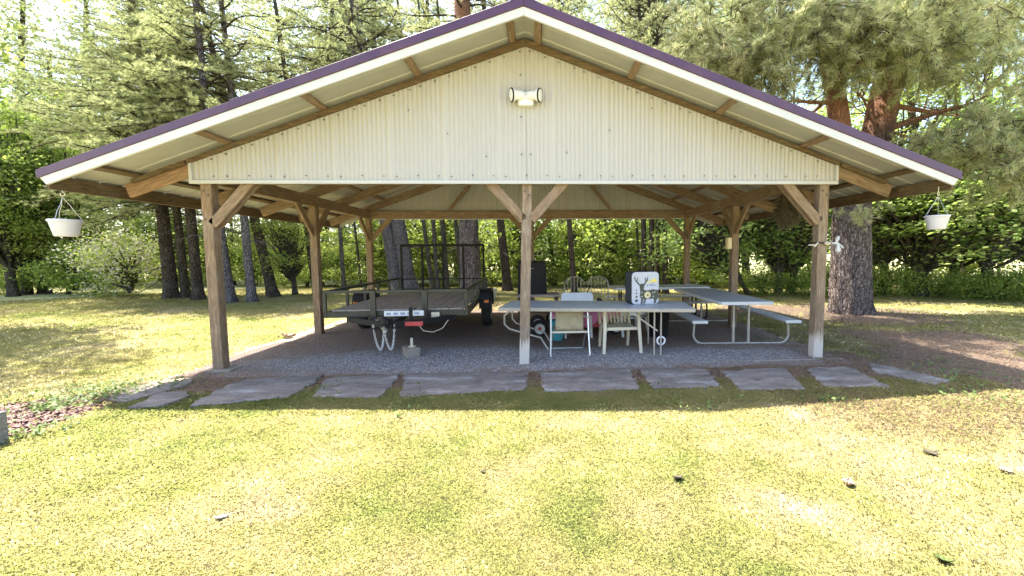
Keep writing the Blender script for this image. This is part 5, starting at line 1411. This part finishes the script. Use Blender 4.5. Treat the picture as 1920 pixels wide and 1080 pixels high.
for (u, v, dy, rx, rz2, k) in ((1350, 60, -0.6, 1.1, 0.7, 60), (1430, 110, -0.9, 1.1, 0.55, 60), (1510, 40, -1.2, 1.4, 0.7, 80), (1470, 15, 0.3, 1.3, 0.5, 50), (1620, 70, -1.3, 1.2, 0.55, 70), (1700, 40, -1.5, 1.4, 0.6, 70), (1800, 60, -1.0, 1.2, 0.5, 55),
                             (1750, 100, -1.4, 1.0, 0.35, 40), (1900, 40, -0.6, 1.3, 0.7, 55), (1850, 140, -1.2, 0.9, 0.25, 26), (1880, 250, -1.4, 0.9, 0.5, 45), (1820, 300, -1.2, 0.8, 0.35, 34), (1900, 330, -1.3, 0.8, 0.45, 34), (1750, 270, -0.9, 0.5, 0.25, 14), (1440, 170, -0.3, 0.7, 0.35, 26), (1390, 130, 0.2, 0.7, 0.35, 24), (1600, 10, 0.6, 1.6, 0.5, 60), (1780, -40, 0.3, 1.8, 0.8, 70), (1560, -90, -0.4, 2.2, 0.9, 80), (1920, -80, 0.2, 1.6, 0.9, 50), (1750, -220, -0.5, 2.6, 1.1, 70), (1950, -150, 0.5, 2.2, 1.0, 50), (2100, -40, -0.3, 1.8, 1.0, 40), (2050, 150, -0.8, 1.5, 0.8, 40), (1590, 375, -0.6, 0.35, 0.3, 6), (1690, 130, -0.3, 0.6, 0.3, 16)):
    bl.append((loc_(u, v, dy), (rx, 1.0, rz2), k))
for (x, y, z, r, k) in ((3.0, 3.7, 9.8, 1.3, 34), (4.4, 3.5, 10.3, 1.4, 40), (5.6, 4.0, 9.9, 1.3, 36), (1.8, 4.4, 10.8, 1.2, 26), (6.6, 3.2, 10.6, 1.4, 36), (4.2, 5.2, 11.0, 1.5, 36), (7.6, 2.6, 11.0, 1.3, 30)):  # unseen boughs high over the roof, added to shade the needle ground at right
    bl.append(((x-bp[0], y-bp[1], z), (r, r, 0.5), k))
obj('crown', pine_mass('crown', bl, 41), big)
# trees around and behind
RG = 'trees in the woods on the right'
tree('broadleaf_tree', 'dark broken trunk in the undergrowth right of the big pine', 'tree', 1727, 556, 22, 1722, 480, 8, 'bark_thin', 'leaf_c', RG, 1, 1.0, 5)
tree('broadleaf_tree', 'dark trunk deep in the shrubs near the right edge', 'tree', 1851, 560, 18, 1853, 420, 11, 'bark_thin', 'leaf_c', RG, 2, 1.05, 5)
tree('broadleaf_tree', 'dark trunk in the woods between the right middle and front posts', 'tree', 1459, 553, 13, 1462, 450, 10, 'bark_thin', 'leaf_c', RG, 3, 1.0, 5)
tree('broadleaf_tree', 'slanting thin trunk in the woods left of the switch box', 'tree', 1405, 553, 8, 1350, 470, 9, 'bark_thin', 'leaf_c', RG, 4, 0.9, 5)
tree('broadleaf_tree', 'thin trunk standing left of the big old pine in the woods', 'tree', 1485, 553, 7, 1487, 450, 9, 'bark_thin', 'leaf_c', RG, 5.5, 0.9, 5)
tree('broadleaf_tree', 'tall leafy tree above the right eave beyond the big pine', 'tree', 1660, 552, 14, 1655, 420, 12, 'bark_thin', 'leaf_a', RG, 0.5, 1.15, 5)
tree('broadleaf_tree', 'tall leafy tree behind the right planter', 'tree', 1790, 553, 14, 1790, 420, 11, 'bark_thin', 'leaf_c', RG, 2.5, 1.15, 5)
tree('broadleaf_tree', 'leafy tree at the right edge of the photo', 'tree', 1960, 560, 14, 1960, 420, 10, 'bark_thin', 'leaf_c', RG, 4.2, 1.1, 5)
# taller ones seen above the roof, their feet hidden behind the pavilion
AG = 'tall trees rising behind the roof'
for u, v, w, ut, kd, lb, cs, ch in [(u_, 478+(v_-478)*0.78, w_, ut_, kd_, lb_, cs_*1.15, ch_*1.25) for u_, v_, w_, ut_, kd_, lb_, cs_, ch_ in ((660, 536, 14, 637, 'pine_c', 'sparse pine with dark trunk rising behind the left roof slope', 1.0, 1.1), (860, 530, 14, 850, 'leaf_a', 'bright leafy tree rising behind the roof left of the ridge', 1.1, 1.25), (1130, 532, 14, 1110, 'leaf_a', 'bright leafy tree rising behind the roof right of the ridge', 1.15, 1.25), (1190, 536, 8, 1192, 'pine_c', 'thin dark pine rising behind the right roof slope', 0.8, 1.0), (1290, 534, 12, 1285, 'spruce', 'dark conifer rising behind the right roof slope left of the big pine', 1.1, 1.15), (1250, 530, 12, 1240, 'leaf_c', 'green leafy tree rising behind the middle of the right roof slope', 1.1, 1.3),
                                  (760, 531, 12, 745, 'pine_c', 'sparse pine behind the twin trunks above the left roof slope', 1.1, 1.2), (560, 533, 12, 545, 'pine_b', 'pine with grey twigs above the left roof slope', 1.0, 1.0), (1400, 532, 12, 1395, 'leaf_a', 'leafy tree behind the lower right roof slope', 1.1, 1.0))]:
    tree('tall_tree', lb, 'tree', u, v, w, ut, 412, 15, 'bark', kd, AG, None, cs, 14, ch=ch)
for u, v, kd, lb, cs in ((190, 545, 'spruce', 'broad conifer behind the left hanging planter', 1.25), (110, 541, 'leaf_a', 'tall leafy tree at the back of the left lawn', 1.0), (260, 541, 'spruce', 'dense conifer left of the three close pine trunks', 1.1), (420, 538, 'spruce', 'conifer behind the left eave and grey trunks', 1.0), (520, 536, 'spruce', 'conifer between the left front and middle posts, far back', 1.0), (700, 535, 'spruce', 'dark conifer behind the left back post', 0.9)):
    v = 482+(v-482)*0.80
    tree('conifer_tree' if kd == 'spruce' else 'broadleaf_tree', lb, 'tree', u, v, 14, u-4, 412, 15, 'bark', kd, 'trees at the back of the left lawn', None, cs*1.25, 6, ch=1.25)
for u, v, lb in ((30, 529, 'pine with pale needles far behind the trunks at the left edge'), (150, 527, 'tall pine far behind the left roof corner'), (235, 530, 'tall pine far behind the blossoming bush'), (330, 526, 'tall pine far behind the three close trunks'), (610, 524, 'tall pine far behind the left middle post'), (690, 527, 'tall pine far behind the left back post'), (790, 524, 'tall pine far behind the trailer gate'), (1050, 525, 'tall pine far behind the arched headboard'), (1170, 527, 'tall pine far behind the archery target'), (1320, 525, 'tall pine far behind the right middle post')):
    tree('pine_tree', lb, 'tree', u, v, 14, u+3, 412, 20, 'bark', 'pine_a' if u % 20 else 'pine_b', 'trees at the back of the left lawn', None, 1.25, 6, ch=1.35)

# shrubs
SH = [leaf_crown('foliage', 61, 0.1, 2.3, 1.25, 40, 85, 0.13, sig=0.26), leaf_crown('foliage', 62, 0.1, 3.2, 1.35, 52, 85, 0.14, sig=0.27), leaf_crown('foliage', 63, 0.05, 1.1, 1.1, 36, 90, 0.08),
      leaf_crown('foliage', 64, 0.1, 2.9, 1.35, 44, 60, 0.18, ('bark_thin', 'leaf_dark'), sig=0.25), leaf_crown('foliage', 65, 0.1, 2.2, 1.5, 56, 110, 0.085, ('bark_thin', 'leaf'), 0.3, None, 0.45)]
def shrub(k, p, s, label, group, rz_):
    o = obj('shrub', SH[k], None, (p[0], p[1], 0)); o.rotation_euler = (0, 0, rz_); o.scale = (s, s, s*(0.9+0.25*random.random())); tag(o, label, 'shrub', group)
lo_l = 'low green shrub in the undergrowth along the back of the lawn'
for i, u in enumerate(np.arange(-140, 2100, 56)):
    right = u > 1380
    v = 551+rng.normal()*1.5+(12*(u-1600)/320 if u > 1600 else 0)-(14 if 285 < u < 1400 else 0)
    if 205 < u < 285: continue
    p = at(u, v); k = (2 if i % 3 == 0 or right else 0)
    shrub(k, p, 0.75+0.35*random.random(), 'low dark green shrub in the undergrowth at the edge of the right woods' if right else lo_l, 'undergrowth shrubs right' if right else 'undergrowth shrubs left and middle', random.random()*6)
for i, u in enumerate(np.arange(-170, 2150, 82)):
    right = u > 1330
    if right and i % 4: continue
    p = at(u, 534+rng.normal()*2+(7*(u-1600)/320 if u > 1600 else 0)); k = (3 if right and i % 4 else 1)
    shrub(k, p, 1.05+0.5*random.random(), 'tall deep green bush behind the low shrubs of the right woods' if right else 'tall light green bush behind the low shrubs at the back of the lawn', 'tall bushes right' if right else 'tall bushes left and middle', random.random()*6)
shrub(4, at(248, 556), 1.15, 'pale blossoming bush at the back of the left lawn', None, 1.0)

rs_ = np.random.default_rng(5)
for i in range(34):
    u = -40+i*60+rs_.normal()*14; v = 530+rs_.random()*10+(6*(u-1600)/320 if u > 1600 else 0)
    tree('slim_tree', 'slim dark trunk standing far back in the woods among the bushes', 'tree', u, v, 5+4*rs_.random(), u-6+6*rs_.normal(), 412, (4.5 if u < 170 else 7.5), 'bark_thin', None, 'slim trunks far back in the woods', None, 1, 5, 0.04, 0.25, 0.5, 8)
# distant woods as one mass
def woods(N):
    K = 1700
    a = rng.uniform(-1.25, 1.25, K)+yw; d = rng.uniform(28, 50, K); h = 0.5+rng.random(K)**0.95*28
    k = rng.integers(0, K, N)
    P = np.stack([CAM[0]+d[k]*np.sin(a[k]), CAM[1]+d[k]*np.cos(a[k]), h[k]], 1)+rng.normal(size=(N, 3))*np.array([1.1, 1.1, 0.65])
    P[:, 2] = np.abs(P[:, 2])
    V, lo, to = leafquads(P, 0.15, 0.3)
    return raw_mesh('woodland', V, lo, to, ['woods'], None, np.repeat(np.clip(0.5*(k % 17)/17+0.5*rng.random(N), 0, 1), 4))
structure(obj('woodland', woods(680000)), 'stuff')
